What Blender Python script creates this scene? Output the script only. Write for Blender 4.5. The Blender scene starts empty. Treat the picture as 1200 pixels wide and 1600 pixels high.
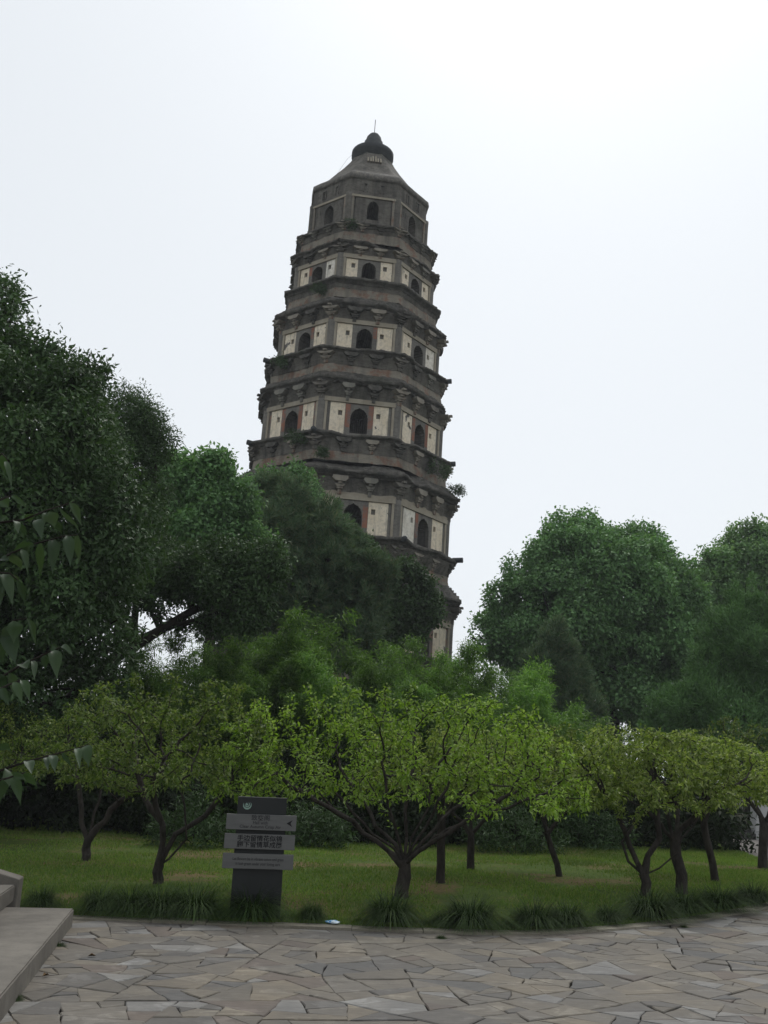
import bpy, bmesh, math, random
import numpy as np
from mathutils import Matrix, Vector

# ------------------------------------------------------------------ camera, sky, sun, exposure
SC = bpy.context.scene
COL = SC.collection
FPX, HORIZON, ROLL, EYE = 1500.0, 1200.0, math.radians(2.2), 1.65
PITCH = math.atan((HORIZON - 800.0) / FPX)
cam = bpy.data.cameras.new("camera")
cam.sensor_fit = 'VERTICAL'; cam.sensor_height = 24.0; cam.lens = 24.0 * FPX / 1600.0
cam.clip_start = 0.05; cam.clip_end = 3000.0
camo = bpy.data.objects.new("camera", cam); COL.objects.link(camo)
camo.matrix_world = (Matrix.Translation((0, 0, EYE)) @ Matrix.Rotation(math.pi / 2 + PITCH, 4, 'X')
                     @ Matrix.Rotation(ROLL, 4, 'Z'))
SC.camera = camo

SUN_ELEV, SUN_AZ = math.radians(58), math.radians(14)          # azimuth measured from +Y towards +X
world = bpy.data.worlds.new("World"); SC.world = world; world.use_nodes = True
wn, wl = world.node_tree.nodes, world.node_tree.links
wn.clear()
sky = wn.new('ShaderNodeTexSky'); sky.sky_type = 'NISHITA'; sky.sun_disc = False
sky.sun_elevation = SUN_ELEV; sky.sun_rotation = SUN_AZ
sky.air_density = 1.0; sky.dust_density = 2.0; sky.ozone_density = 1.0; sky.altitude = 10
hsv = wn.new('ShaderNodeHueSaturation'); hsv.inputs['Saturation'].default_value = 0.2
bg = wn.new('ShaderNodeBackground'); bg.inputs['Strength'].default_value = 0.14
wo = wn.new('ShaderNodeOutputWorld')
cloud = wn.new('ShaderNodeMix'); cloud.data_type = 'RGBA'; cloud.inputs[0].default_value = 0.68       # thin even overcast over the clear sky
cloud.inputs[7].default_value = (6.3, 6.7, 7.05, 1)
wl.new(sky.outputs[0], hsv.inputs['Color']); wl.new(hsv.outputs[0], cloud.inputs[6]); wl.new(cloud.outputs[2], bg.inputs['Color']); wl.new(bg.outputs[0], wo.inputs[0])
sl = bpy.data.lights.new("sun", 'SUN'); sl.energy = 1.5; sl.angle = math.radians(25); sl.color = (1, 0.97, 0.93)
so = bpy.data.objects.new("sun", sl); COL.objects.link(so)
sd = Vector((math.sin(SUN_AZ) * math.cos(SUN_ELEV), math.cos(SUN_AZ) * math.cos(SUN_ELEV), math.sin(SUN_ELEV)))
so.rotation_euler = sd.to_track_quat('Z', 'Y').to_euler()
SC.view_settings.view_transform = 'Standard'; SC.view_settings.look = 'None'
SC.view_settings.gamma = 1.0; SC.view_settings.use_curve_mapping = False
SC.view_settings.exposure = 0.0
SC.render.engine = 'CYCLES'
SC.cycles.max_bounces = 6; SC.cycles.transparent_max_bounces = 4
SC.cycles.diffuse_bounces = 4; SC.cycles.transmission_bounces = 4; SC.cycles.glossy_bounces = 2
SC.cycles.use_denoising = True

RNG = np.random.default_rng(7)
R_ = math.radians

# a ray through a pixel of the 1200 x 1600 photograph, used to measure where things stand
_cp, _sp = math.cos(PITCH), math.sin(PITCH)
_r, _f, _u = np.array([1, 0, 0.]), np.array([0, _cp, _sp]), np.array([0, -_sp, _cp])
CR = math.cos(ROLL) * _r + math.sin(ROLL) * _u
CU = -math.sin(ROLL) * _r + math.cos(ROLL) * _u
CAM = np.array([0, 0, EYE])
def ray(px, py): return _f * FPX + CR * (px - 600.0) - CU * (py - 800.0)
def on_ground(px, py, z=0.0):
    d = ray(px, py); return CAM + d * ((z - EYE) / d[2])
def at(px, py, dist):
    d = ray(px, py); return CAM + d * (dist / d[1])

# ------------------------------------------------------------------ helpers
def tag(o, label=None, cat=None, group=None, kind=None):
    if label: o['label'] = label
    if cat: o['category'] = cat
    if group: o['group'] = group
    if kind: o['kind'] = kind
    return o
def link(o, parent=None):
    COL.objects.link(o)
    if parent is not None: o.parent = parent
    return o
def empty(name, loc=(0, 0, 0), rz=0.0):
    o = bpy.data.objects.new(name, None); o.location = loc; o.rotation_euler = (0, 0, rz)
    o.empty_display_size = 0.3
    return link(o)
def mesh_np(name, V, F, mats, smooth=False, mat_idx=None, uv=None):
    """V: n x 3, F: m x k (k = 3 or 4) or list of such arrays."""
    Fs = F if isinstance(F, list) else [F]
    Fs = [np.asarray(f, dtype=np.int32) for f in Fs if len(f)]
    V = np.ascontiguousarray(V, dtype=np.float32)
    me = bpy.data.meshes.new(name)
    nl = sum(f.size for f in Fs); nf = sum(len(f) for f in Fs)
    me.vertices.add(len(V)); me.vertices.foreach_set('co', V.ravel())
    me.loops.add(nl); me.polygons.add(nf)
    me.loops.foreach_set('vertex_index', np.concatenate([f.ravel() for f in Fs]))
    tot = np.concatenate([np.full(len(f), f.shape[1], np.int32) for f in Fs])
    st = np.concatenate([[0], np.cumsum(tot)[:-1]]).astype(np.int32)
    me.polygons.foreach_set('loop_start', st)
    me.polygons.foreach_set('loop_total', tot)
    if smooth: me.polygons.foreach_set('use_smooth', np.ones(nf, bool))
    if mat_idx is not None: me.polygons.foreach_set('material_index', np.asarray(mat_idx, np.int32))
    for m in (mats if isinstance(mats, (list, tuple)) else [mats]): me.materials.append(m)
    me.update(calc_edges=True); me.validate()
    return me
def mobj(name, me, parent=None, **kw):
    o = bpy.data.objects.new(name, me); link(o, parent); tag(o, **kw); return o
def copy_tree(o, parent=None):
    c = o.copy(); COL.objects.link(c)
    if parent is not None: c.parent = parent
    for ch in list(o.children): copy_tree(ch, c)
    return c

class MB:
    """Collects polygons of one mesh."""
    def __init__(s): s.v = []; s.f = []
    def poly(s, pts):
        i = len(s.v); s.v += [tuple(p) for p in pts]; s.f.append(tuple(range(i, i + len(pts))))
    def hexa(s, p):      # 8 corners: bottom 0-3 ccw, top 4-7
        i = len(s.v); s.v += [tuple(q) for q in p]
        for q in ((0, 3, 2, 1), (4, 5, 6, 7), (0, 1, 5, 4), (1, 2, 6, 5), (2, 3, 7, 6), (3, 0, 4, 7)):
            s.f.append(tuple(i + k for k in q))
    def box(s, x0, x1, y0, y1, z0, z1):
        s.hexa([(x0, y0, z0), (x1, y0, z0), (x1, y1, z0), (x0, y1, z0), (x0, y0, z1), (x1, y0, z1), (x1, y1, z1), (x0, y1, z1)])
    def tube(s, pts, rad, n=6, cap=True):
        pts = [Vector(p) for p in pts]; rings = []
        for k, p in enumerate(pts):
            d = (pts[min(k + 1, len(pts) - 1)] - pts[max(k - 1, 0)]).normalized()
            a = d.orthogonal().normalized() if abs(d.z) > .99 else d.cross(Vector((0, 0, 1))).normalized()
            b = d.cross(a); r = rad[k] if hasattr(rad, '__len__') else rad
            i = len(s.v)
            for j in range(n):
                t = 2 * math.pi * j / n
                s.v.append(tuple(p + (a * math.cos(t) + b * math.sin(t)) * r))
            rings.append(i)
        for k in range(len(pts) - 1):
            for j in range(n):
                s.f.append((rings[k] + j, rings[k] + (j + 1) % n, rings[k + 1] + (j + 1) % n, rings[k + 1] + j))
        if cap:
            s.f.append(tuple(rings[0] + j for j in reversed(range(n)))); s.f.append(tuple(rings[-1] + j for j in range(n)))
    def lathe(s, prof, n=24, ang0=0.0):
        rings = []
        for (r, z) in prof:
            i = len(s.v); rings.append(i)
            for j in range(n):
                t = ang0 + 2 * math.pi * j / n; s.v.append((r * math.cos(t), r * math.sin(t), z))
        for k in range(len(prof) - 1):
            for j in range(n): s.f.append((rings[k] + j, rings[k] + (j + 1) % n, rings[k + 1] + (j + 1) % n, rings[k + 1] + j))
        s.f.append(tuple(rings[-1] + j for j in range(n)))
    def mesh(s, name, mats, smooth=False, fix=True):
        me = bpy.data.meshes.new(name); me.from_pydata(s.v, [], s.f)
        if fix:
            bm = bmesh.new(); bm.from_mesh(me); bmesh.ops.recalc_face_normals(bm, faces=bm.faces); bm.to_mesh(me); bm.free()
        for m in (mats if isinstance(mats, (list, tuple)) else [mats]): me.materials.append(m)
        if smooth: me.polygons.foreach_set('use_smooth', [True] * len(me.polygons))
        me.update(); return me
    def build(s, name, mats, parent=None, smooth=False, bevel=0.0, **kw):
        me = s.mesh(name, mats, smooth)
        o = mobj(name, me, parent, **kw)
        if bevel:
            b = o.modifiers.new('bevel', 'BEVEL'); b.width = bevel; b.segments = 2; b.limit_method = 'ANGLE'
        return o

_perm = np.random.default_rng(3).random((32, 32, 32)).astype(np.float32)
def vnoise(p, freq=1.0, seed=0):
    """smooth value noise in 0..1 at n x 3 points"""
    q = np.asarray(p, dtype=np.float64) * freq + seed * 7.31
    i = np.floor(q).astype(int); f = q - i; f = f * f * (3 - 2 * f)
    out = 0
    for dx in (0, 1):
        wx = f[:, 0] if dx else 1 - f[:, 0]
        for dy in (0, 1):
            wy = f[:, 1] if dy else 1 - f[:, 1]
            for dz in (0, 1):
                wz = f[:, 2] if dz else 1 - f[:, 2]
                out = out + wx * wy * wz * _perm[(i[:, 0] + dx) % 32, (i[:, 1] + dy) % 32, (i[:, 2] + dz) % 32]
    return out
def nrm(a): return a / np.maximum(np.linalg.norm(a, axis=-1, keepdims=True), 1e-9)

# ------------------------------------------------------------------ materials
class NT:
    def __init__(s, name):
        s.m = bpy.data.materials.new(name); s.m.use_nodes = True
        s.n = s.m.node_tree.nodes; s.l = s.m.node_tree.links; s.n.clear()
        s.out = s.n.new('ShaderNodeOutputMaterial')
    def new(s, t, **kw):
        x = s.n.new(t)
        for k, v in kw.items():
            if k in x.inputs: x.inputs[k].default_value = v
            else: setattr(x, k, v)
        return x
    def k(s, a, b): s.l.new(a, b)
    def ramp(s, fac, stops, interp='LINEAR'):
        r = s.n.new('ShaderNodeValToRGB'); r.color_ramp.interpolation = interp
        e = r.color_ramp.elements
        while len(e) < len(stops): e.new(0.5)
        for el, (p, c) in zip(e, stops): el.position = p; el.color = (*c, 1) if len(c) == 3 else c
        s.k(fac, r.inputs[0]); return r.outputs[0]
    def mix(s, fac, a, b, mode='MIX'):
        x = s.n.new('ShaderNodeMix'); x.data_type = 'RGBA'; x.blend_type = mode
        for sock, val in ((x.inputs[0], fac), (x.inputs[6], a), (x.inputs[7], b)):
            if hasattr(val, 'is_output'): s.k(val, sock)
            elif isinstance(val, (int, float)): sock.default_value = val
            else: sock.default_value = (*val, 1)
        return x.outputs[2]
    def noise(s, vec, scale, detail=4, rough=0.55, dist=0.0):
        x = s.new('ShaderNodeTexNoise'); x.inputs['Scale'].default_value = scale; x.inputs['Detail'].default_value = detail
        x.inputs['Roughness'].default_value = rough; x.inputs['Distortion'].default_value = dist
        if vec is not None: s.k(vec, x.inputs['Vector'])
        return x.outputs[0]
    def scaled(s, vec, sc):
        x = s.n.new('ShaderNodeVectorMath'); x.operation = 'MULTIPLY'; x.inputs[1].default_value = sc; s.k(vec, x.inputs[0]); return x.outputs[0]
    def bsdf(s, color, rough=0.7, spec=0.3, bump=None, bstr=0.3, bdist=0.02):
        p = s.new('ShaderNodeBsdfPrincipled')
        if hasattr(color, 'is_output'): s.k(color, p.inputs['Base Color'])
        else: p.inputs['Base Color'].default_value = (*color, 1)
        if hasattr(rough, 'is_output'): s.k(rough, p.inputs['Roughness'])
        else: p.inputs['Roughness'].default_value = rough
        p.inputs['Specular IOR Level'].default_value = spec
        if bump is not None:
            b = s.new('ShaderNodeBump', Strength=bstr, Distance=bdist); s.k(bump, b.inputs['Height']); s.k(b.outputs[0], p.inputs['Normal'])
        return p
    def done(s, sh):
        s.k(sh.outputs[0], s.out.inputs['Surface']); return s.m
    def obj(s): return s.new('ShaderNodeTexCoord').outputs['Object']
    def uv(s): return s.new('ShaderNodeTexCoord').outputs['UV']
    def island(s): return s.new('ShaderNodeNewGeometry').outputs['Random Per Island']

def leaf_mat(name, cols, trans=0.25, rough=0.5, spec=0.35, clump=0.5, clump_lo=0.72):
    t = NT(name)
    c = t.ramp(t.island(), [(i / max(1, len(cols) - 1), k) for i, k in enumerate(cols)])
    n = t.noise(t.obj(), clump, 2)
    tone = t.ramp(n, [(0.3, (clump_lo,) * 3), (0.7, (1.2, 1.2, 1.15))])
    c = t.mix(1.0, c, tone, 'MULTIPLY')
    p = t.bsdf(c, rough, spec)
    tr = t.new('ShaderNodeBsdfTranslucent'); t.k(t.mix(1.0, c, (1.25, 1.35, 0.7), 'MULTIPLY'), tr.inputs['Color'])
    mx = t.new('ShaderNodeMixShader'); mx.inputs[0].default_value = trans
    t.k(p.outputs[0], mx.inputs[1]); t.k(tr.outputs[0], mx.inputs[2])
    t.k(mx.outputs[0], t.out.inputs['Surface']); return t.m
def bark_mat(name, a, b, scale=8):
    t = NT(name); n = t.noise(t.scaled(t.obj(), (1, 1, .35)), scale, 6, .65)
    return t.done(t.bsdf(t.ramp(n, [(.3, a), (.7, b)]), .9, .15, n, 1.0, .04))

M = {}
M['leaf_plum_bright'] = leaf_mat('leaf_plum_bright', [(0.101, 0.186, 0.019), (0.155, 0.264, 0.028), (0.202, 0.310, 0.046), (0.310, 0.403, 0.139)], 0.45, .5, .18)
M['leaf_plum_olive'] = leaf_mat('leaf_plum_olive', [(0.090, 0.147, 0.025), (0.138, 0.203, 0.036), (0.195, 0.252, 0.057), (0.340, 0.390, 0.162)], 0.45, .5, .18)
M['leaf_plum_dull'] = leaf_mat('leaf_plum_dull', [(0.054, 0.101, 0.018), (0.088, 0.142, 0.027), (0.121, 0.176, 0.041), (0.216, 0.257, 0.095)], 0.42, .5, .18)
M['leaf_evergreen'] = leaf_mat('leaf_evergreen', [(0.031, 0.062, 0.021), (0.045, 0.086, 0.030), (0.057, 0.113, 0.038), (0.086, 0.138, 0.061)], 0.2, .5, .18, .45)
M['leaf_camphor'] = leaf_mat('leaf_camphor', [(0.080, 0.160, 0.064), (0.106, 0.213, 0.080), (0.134, 0.267, 0.095), (0.199, 0.334, 0.148)], 0.28, .5, .18, .4)
M['leaf_camphor_light'] = leaf_mat('leaf_camphor_light', [(0.092, 0.173, 0.070), (0.127, 0.231, 0.087), (0.161, 0.289, 0.117), (0.231, 0.348, 0.173)], 0.32, .45, .18, .4)
M['leaf_dark'] = leaf_mat('leaf_dark', [(0.033, 0.063, 0.025), (0.050, 0.091, 0.033), (0.067, 0.120, 0.046)], 0.2, .5, .18, .4)
M['needle_pine'] = leaf_mat('needle_pine', [(0.050, 0.095, 0.050), (0.073, 0.131, 0.068), (0.103, 0.169, 0.086), (0.136, 0.148, 0.081)], 0.2, .6, .18, .5)
M['needle_juniper'] = leaf_mat('needle_juniper', [(0.059, 0.123, 0.044), (0.087, 0.177, 0.059), (0.113, 0.224, 0.073)], 0.2, .6, .18, .5)
M['leaf_bamboo'] = leaf_mat('leaf_bamboo', [(0.045, 0.098, 0.022), (0.068, 0.135, 0.030), (0.090, 0.173, 0.038), (0.150, 0.240, 0.068)], 0.4, .5, .18, .6)
M['leaf_bamboo_bright'] = leaf_mat('leaf_bamboo_bright', [(0.070, 0.154, 0.031), (0.098, 0.210, 0.042), (0.140, 0.266, 0.056), (0.196, 0.322, 0.098)], 0.4, .5, .18, .6)
M['leaf_tuft'] = leaf_mat('leaf_tuft', [(.014, .028, .009), (.022, .044, .012), (.034, .064, .016), (.07, .11, .035)], .15, .6, .12, 1.5)
M['leaf_near'] = leaf_mat('leaf_near', [(.022, .042, .02), (.03, .054, .026), (.034, .064, .024), (.045, .07, .038)], .22, .5, .3, 2.0, .85)
M['grass'] = leaf_mat('grass', [(0.081, 0.143, 0.029), (0.121, 0.202, 0.036), (0.151, 0.253, 0.045), (0.263, 0.263, 0.101)], 0.35, .6, .2, .35, .6)
M['fallen'] = leaf_mat('fallen', [(.05, .03, .018), (.10, .06, .03), (.16, .11, .05)], .0, .8, .1, 1)
M['leaf_undergrowth_shade'] = leaf_mat('leaf_undergrowth_shade', [(.012, .020, .009), (.017, .028, .012), (.024, .038, .015)], .1, .6, .12, .6)  # deep evergreen leaves, colour darkened further to stand in for canopy shade
M['bark_plum'] = bark_mat('bark_plum', (.018, .015, .013), (.06, .052, .045), 14)
M['bark_dark'] = bark_mat('bark_dark', (.012, .010, .009), (.04, .034, .028), 6)
M['culm'] = bark_mat('culm', (.05, .08, .02), (.10, .12, .04), 3)

def brick_mat(name, a, b, mortar, red=0.0, moss=0.3, dark=0.5, redcol=(.22, .085, .045)):
    t = NT(name); uv = t.uv(); ob = t.obj()
    br = t.new('ShaderNodeTexBrick', Scale=1.0)
    br.inputs['Color1'].default_value = (*a, 1); br.inputs['Color2'].default_value = (*b, 1); br.inputs['Mortar'].default_value = (*mortar, 1)
    br.inputs['Mortar Size'].default_value = .012; br.inputs['Brick Width'].default_value = .36; br.inputs['Row Height'].default_value = .085
    t.k(uv, br.inputs['Vector'])
    n1 = t.noise(ob, .55, 5, .65); n2 = t.noise(ob, 3.2, 5, .7); n3 = t.noise(t.scaled(ob, (1.2, 1.2, .18)), 1.6, 4, .6)
    c = br.outputs[0]
    c = t.mix(t.ramp(n2, [(.35, (0, 0, 0)), (.75, (.5, .5, .5))]), c, (.26, .245, .215), 'MIX')       # worn pale spots
    if red > 0: c = t.mix(t.ramp(t.noise(ob, 1.3, 5, .7), [(.62 - .3 * red, (0, 0, 0)), (.72 - .25 * red, (.85, .85, .85))]), c, redcol)
    c = t.mix(t.ramp(n3, [(.45, (0, 0, 0)), (.7, (dark, dark, dark))]), c, (.028, .027, .027))        # water stains
    if moss > 0: c = t.mix(t.ramp(n1, [(.55, (0, 0, 0)), (.72, (moss, moss, moss))]), c, (.035, .045, .022))
    hb = t.mix(.6, br.outputs[1], n2)
    return t.done(t.bsdf(c, .9, .15, hb, .7, .05))
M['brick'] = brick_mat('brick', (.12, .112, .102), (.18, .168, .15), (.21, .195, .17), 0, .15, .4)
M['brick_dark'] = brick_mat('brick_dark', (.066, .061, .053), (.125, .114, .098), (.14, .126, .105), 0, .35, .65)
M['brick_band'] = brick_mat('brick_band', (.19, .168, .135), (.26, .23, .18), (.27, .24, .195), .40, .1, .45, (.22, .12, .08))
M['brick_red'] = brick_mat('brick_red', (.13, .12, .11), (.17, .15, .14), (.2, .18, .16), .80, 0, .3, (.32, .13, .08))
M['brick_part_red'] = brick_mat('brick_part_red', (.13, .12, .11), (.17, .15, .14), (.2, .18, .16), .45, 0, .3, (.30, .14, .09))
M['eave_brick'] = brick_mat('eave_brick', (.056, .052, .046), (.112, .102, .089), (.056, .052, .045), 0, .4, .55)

M['worn_brick'] = brick_mat('worn_brick', (.22, .205, .18), (.32, .30, .265), (.2, .19, .16), 0, .15, .6)
def plaster_mat(name, base, hi, lost=.64):
    t = NT(name); ob = t.obj()
    n1 = t.noise(ob, 1.1, 6, .62); n2 = t.noise(ob, 5, 5, .65); n3 = t.noise(t.scaled(ob, (3, 3, .3)), 2.0, 4, .6)
    c = t.mix(t.ramp(n1, [(.35, (0, 0, 0)), (.7, (1, 1, 1))]), base, hi)
    c = t.mix(t.ramp(n2, [(.45, (0, 0, 0)), (.72, (.6, .6, .6))]), c, (.34, .30, .25))
    c = t.mix(t.ramp(n3, [(.55, (0, 0, 0)), (.75, (.65, .65, .65))]), c, (.22, .20, .17))
    c = t.mix(t.ramp(n1, [(lost, (0, 0, 0)), (lost + .02, (1, 1, 1))]), c, (.14, .13, .12))
    return t.done(t.bsdf(c, .9, .1, n2, .3, .02))
M['plaster'] = plaster_mat('plaster', (.70, .60, .45), (.80, .71, .57))
M['plaster_white'] = plaster_mat('plaster_white', (.68, .62, .52), (.82, .78, .70), .72)
M['plaster_trim'] = plaster_mat('plaster_trim', (.27, .235, .18), (.37, .33, .26), .74)
M['roof_cement'] = plaster_mat('roof_cement', (.10, .095, .087), (.14, .132, .122), .8)
t = NT('finial'); n = t.noise(t.obj(), 2.0, 6, .7)
M['finial'] = t.done(t.bsdf(t.ramp(n, [(.3, (.03, .033, .036)), (.7, (.07, .075, .078))]), .8, .2, n, .5, .05))
t = NT('dark_iron'); M['dark_iron'] = t.done(t.bsdf((.03, .028, .027), .6, .4))

def stone_mat(name, base, alt, scale=9, bump=.35, vein=None):
    t = NT(name); ob = t.obj(); n = t.noise(ob, scale, 7, .65); n2 = t.noise(ob, scale * .18, 4, .6); sp = t.noise(ob, scale * 14, 2, .7)
    c = t.ramp(n2, [(.35, tuple(k * .8 for k in base)), (.65, alt)])
    c = t.mix(t.ramp(n, [(.45, (0, 0, 0)), (.75, (.55, .55, .55))]), c, tuple(k * .62 for k in base))
    c = t.mix(t.ramp(sp, [(.5, (0, 0, 0)), (.7, (.35, .35, .35))]), c, tuple(min(1, k * 1.35) for k in alt))
    return t.done(t.bsdf(c, .85, .25, n, bump, .015))
M['stair_stone'] = stone_mat('stair_stone', (.13, .118, .102), (.18, .164, .14))
M['dark_stone'] = stone_mat('dark_stone', (.035, .034, .032), (.055, .053, .05))
M['kerb_stone'] = stone_mat('kerb_stone', (.19, .172, .135), (.26, .24, .19), 6)
# paving: each stone is its own island, so each gets its own tone
t = NT('paving'); ob = t.obj(); isl = t.island()
base = t.ramp(isl, [(0, (.112, .105, .098)), (.16, (.146, .131, .111)), (.32, (.128, .116, .100)), (.44, (.165, .147, .121)), (.56, (.126, .106, .092)),
                    (.64, (.148, .135, .118)), (.74, (.190, .184, .175)), (.84, (.168, .146, .116)), (.93, (.104, .101, .098))], 'CONSTANT')
n1 = t.noise(ob, 1.6, 6, .65); n2 = t.noise(ob, 11, 6, .7); n3 = t.noise(t.scaled(ob, (1, 3.5, 1)), 7, 5, .7)
c = t.mix(t.ramp(n1, [(.35, (.72, .72, .72)), (.7, (1.12, 1.1, 1.06))]), (0, 0, 0), base, 'MIX')
c = t.mix(1.0, base, t.ramp(n1, [(.3, (.68, .68, .69)), (.7, (1.15, 1.13, 1.08))]), 'MULTIPLY')
c = t.mix(1.0, c, t.ramp(n3, [(.3, (.75, .75, .75)), (.7, (1.18, 1.18, 1.18))]), 'MULTIPLY')
c = t.mix(t.ramp(n2, [(.6, (0, 0, 0)), (.75, (.4, .4, .4))]), c, (.07, .065, .055))
pk = t.ramp(t.noise(t.scaled(ob, (1, 1.6, 1)), 2.6, 7, .68, .6), [(.56, (0, 0, 0)), (.6, (.75, .75, .75))])
c = t.mix(pk, c, t.mix(1.0, c, (1.42, 1.45, 1.48), 'MULTIPLY'))                                       # flaked pale patches
c = t.mix(t.ramp(t.noise(ob, 4.5, 6, .7), [(.58, (0, 0, 0)), (.7, (.35, .35, .35))]), c, (.10, .075, .055))   # rusty soil stains
M['paving'] = t.done(t.bsdf(c, t.ramp(n1, [(.3, (.55,) * 3), (.7, (.85,) * 3)]), .3, t.mix(.5, n3, n2), .5, .012))
t = NT('joint_soil'); n = t.noise(t.obj(), 9, 5, .7)
M['joint_soil'] = t.done(t.bsdf(t.ramp(n, [(.3, (.06, .054, .045)), (.7, (.14, .13, .11))]), .95, .1, n, .6, .02))
t = NT('soil'); ob = t.obj(); n = t.noise(ob, .5, 6, .65); n2 = t.noise(ob, 9, 5, .7)
M['soil'] = t.done(t.bsdf(t.mix(t.ramp(n2, [(.35, (0, 0, 0)), (.7, (1, 1, 1))]), t.ramp(n, [(.4, (.03, .045, .014)), (.65, (.055, .042, .025))]), (.02, .022, .010)), .95, .1, n2, .8, .03))
t = NT('lawn'); ob = t.obj(); n = t.noise(ob, .55, 5, .6); n2 = t.noise(ob, 14, 5, .7)
c = t.ramp(n, [(.35, (.06, .105, .018)), (.50, (.085, .125, .026)), (.58, (.14, .115, .05)), (.70, (.18, .12, .07))])
c = t.mix(t.ramp(n2, [(.4, (0, 0, 0)), (.7, (.7, .7, .7))]), c, (.02, .028, .010))
M['lawn'] = t.done(t.bsdf(c, .95, .1, n2, .8, .03))
t = NT('path'); n = t.noise(t.obj(), 3, 6, .65)
M['path'] = t.done(t.bsdf(t.ramp(n, [(.3, (.10, .092, .085)), (.7, (.19, .175, .16))]), .85, .2, n, .4, .02))
t = NT('white_wall'); ob = t.obj(); n = t.noise(ob, 1.2, 5, .6)
M['white_wall'] = t.done(t.bsdf(t.ramp(n, [(.3, (.34, .34, .335)), (.7, (.46, .46, .45))]), .85, .1))
t = NT('roof_tile'); n = t.noise(t.obj(), 4, 5, .6)
M['roof_tile'] = t.done(t.bsdf(t.ramp(n, [(.3, (.06, .062, .065)), (.7, (.13, .13, .135))]), .8, .2, n, .5, .03))
t = NT('dark_wood'); n = t.noise(t.scaled(t.obj(), (6, 6, .6)), 3, 4, .6)
M['dark_wood'] = t.done(t.bsdf(t.ramp(n, [(.3, (.02, .014, .011)), (.7, (.045, .03, .022))]), .6, .3))
t = NT('sign_slate'); n = t.noise(t.obj(), 3, 5, .6); n2 = t.noise(t.obj(), 40, 3, .6)
M['sign_slate'] = t.done(t.bsdf(t.ramp(n, [(.3, (.008, .010, .010)), (.7, (.013, .015, .015))]), .5, .35, n2, .08, .005))
t = NT('sign_board'); n = t.noise(t.scaled(t.obj(), (1, 1, 5)), 4, 5, .6)
M['sign_board'] = t.done(t.bsdf(t.ramp(n, [(.3, (.085, .085, .083)), (.7, (.11, .11, .107))]), .45, .4))
t = NT('sign_ink'); M['sign_ink'] = t.done(t.bsdf((.010, .010, .012), .6, .2))
t = NT('sign_ink_faded'); M['sign_ink_faded'] = t.done(t.bsdf((.028, .028, .030), .6, .2))
t = NT('emblem'); M['emblem'] = t.done(t.bsdf((.20, .30, .25), .5, .3))
t = NT('wrapper'); n = t.noise(t.obj(), 18, 2, .5)
M['wrapper'] = t.done(t.bsdf(t.ramp(n, [(.45, (.12, .35, .62)), (.55, (.65, .75, .82))]), .35, .5))
# ------------------------------------------------------------------ ground, paving, kerb, lawn, path
def catmull(P, per=12):
    P = np.asarray(P, float); Q = np.vstack([2 * P[0] - P[1], P, 2 * P[-1] - P[-2]]); out = []
    for i in range(1, len(Q) - 2):
        for k in range(per):
            s = k / per; a, b, c, d = Q[i - 1], Q[i], Q[i + 1], Q[i + 2]
            out.append(.5 * (2 * b + (c - a) * s + (2 * a - 5 * b + 4 * c - d) * s * s + (3 * b - a - 3 * c + d) * s ** 3))
    out.append(P[-1]); return np.array(out)
KERB = catmull([(-3.14, 10.82), (-1.2, 10.82), (.4, 10.82), (1.45, 10.88), (2.26, 11.2), (3.57, 12.11), (5.42, 13.93), (7.2, 16.3), (8.3, 19.4)])
def kerb_y(x): return np.interp(x, KERB[:, 0], KERB[:, 1])

g = MB(); g.poly([(-400, -400, -.09), (400, -400, -.09), (400, 400, -.09), (-400, 400, -.09)])
g.build('ground', M['soil'], kind='structure')
g = MB(); g.poly([(-14, -12, -.035), (14, -12, -.035), (14, 20, -.035), (-14, 20, -.035)])
g.build('paving_bed', M['joint_soil'], kind='structure')
g = MB(); g.poly([(7.4, 18.0, -.02), (22, 16, -.02), (22, 33, -.02), (9.0, 33, -.02), (9.1, 27.4, -.02), (8.2, 19.5, -.02)])
g.build('path', M['path'], kind='structure')

def split_polys(poly, rng, stop):
    out = []; todo = [np.array(poly, float)]
    while todo:
        P = todo.pop(); x, y = P[:, 0], P[:, 1]
        area = .5 * abs(np.dot(x, np.roll(y, -1)) - np.dot(y, np.roll(x, -1)))
        if area < stop(P.mean(0), rng): out.append(P); continue
        c = P.mean(0); Q = P - c; w, v = np.linalg.eigh(Q.T @ Q)
        ang = math.atan2(v[1, 0], v[0, 0]) + rng.normal(0, .33)      # cut across the long side
        n = np.array([math.cos(ang + math.pi / 2), math.sin(ang + math.pi / 2)])
        n = np.array([-n[1], n[0]]) if rng.random() < .12 else n
        n = np.array([math.cos(ang), math.sin(ang)]) if False else n
        d = Q @ n; ext = max(1e-6, d.max() - d.min())
        # normal should run along the long axis
        n2 = v[:, 1]; a2 = math.atan2(n2[1], n2[0]) + rng.normal(0, .19); n = np.array([math.cos(a2), math.sin(a2)])
        d = Q @ n; off = d.min() + (d.max() - d.min()) * rng.uniform(.33, .67); d = d - off
        A, B = [], []
        for i in range(len(P)):
            j = (i + 1) % len(P)
            (A if d[i] >= 0 else B).append(P[i])
            if (d[i] >= 0) != (d[j] >= 0):
                s = d[i] / (d[i] - d[j]); m = P[i] + (P[j] - P[i]) * s; A.append(m); B.append(m)
        for S in (A, B):
            if len(S) >= 3: todo.append(np.array(S))
    return out
rp = np.random.default_rng(21)
def paving_stop(c, rng): return min(.26, float(np.exp(rng.normal(-2.2, .75))))
stones = split_polys([(-4.2, 2.0), (10.5, 2.0), (10.5, 19.5), (-4.2, 19.5)], rp, paving_stop)
pb = MB()
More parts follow.
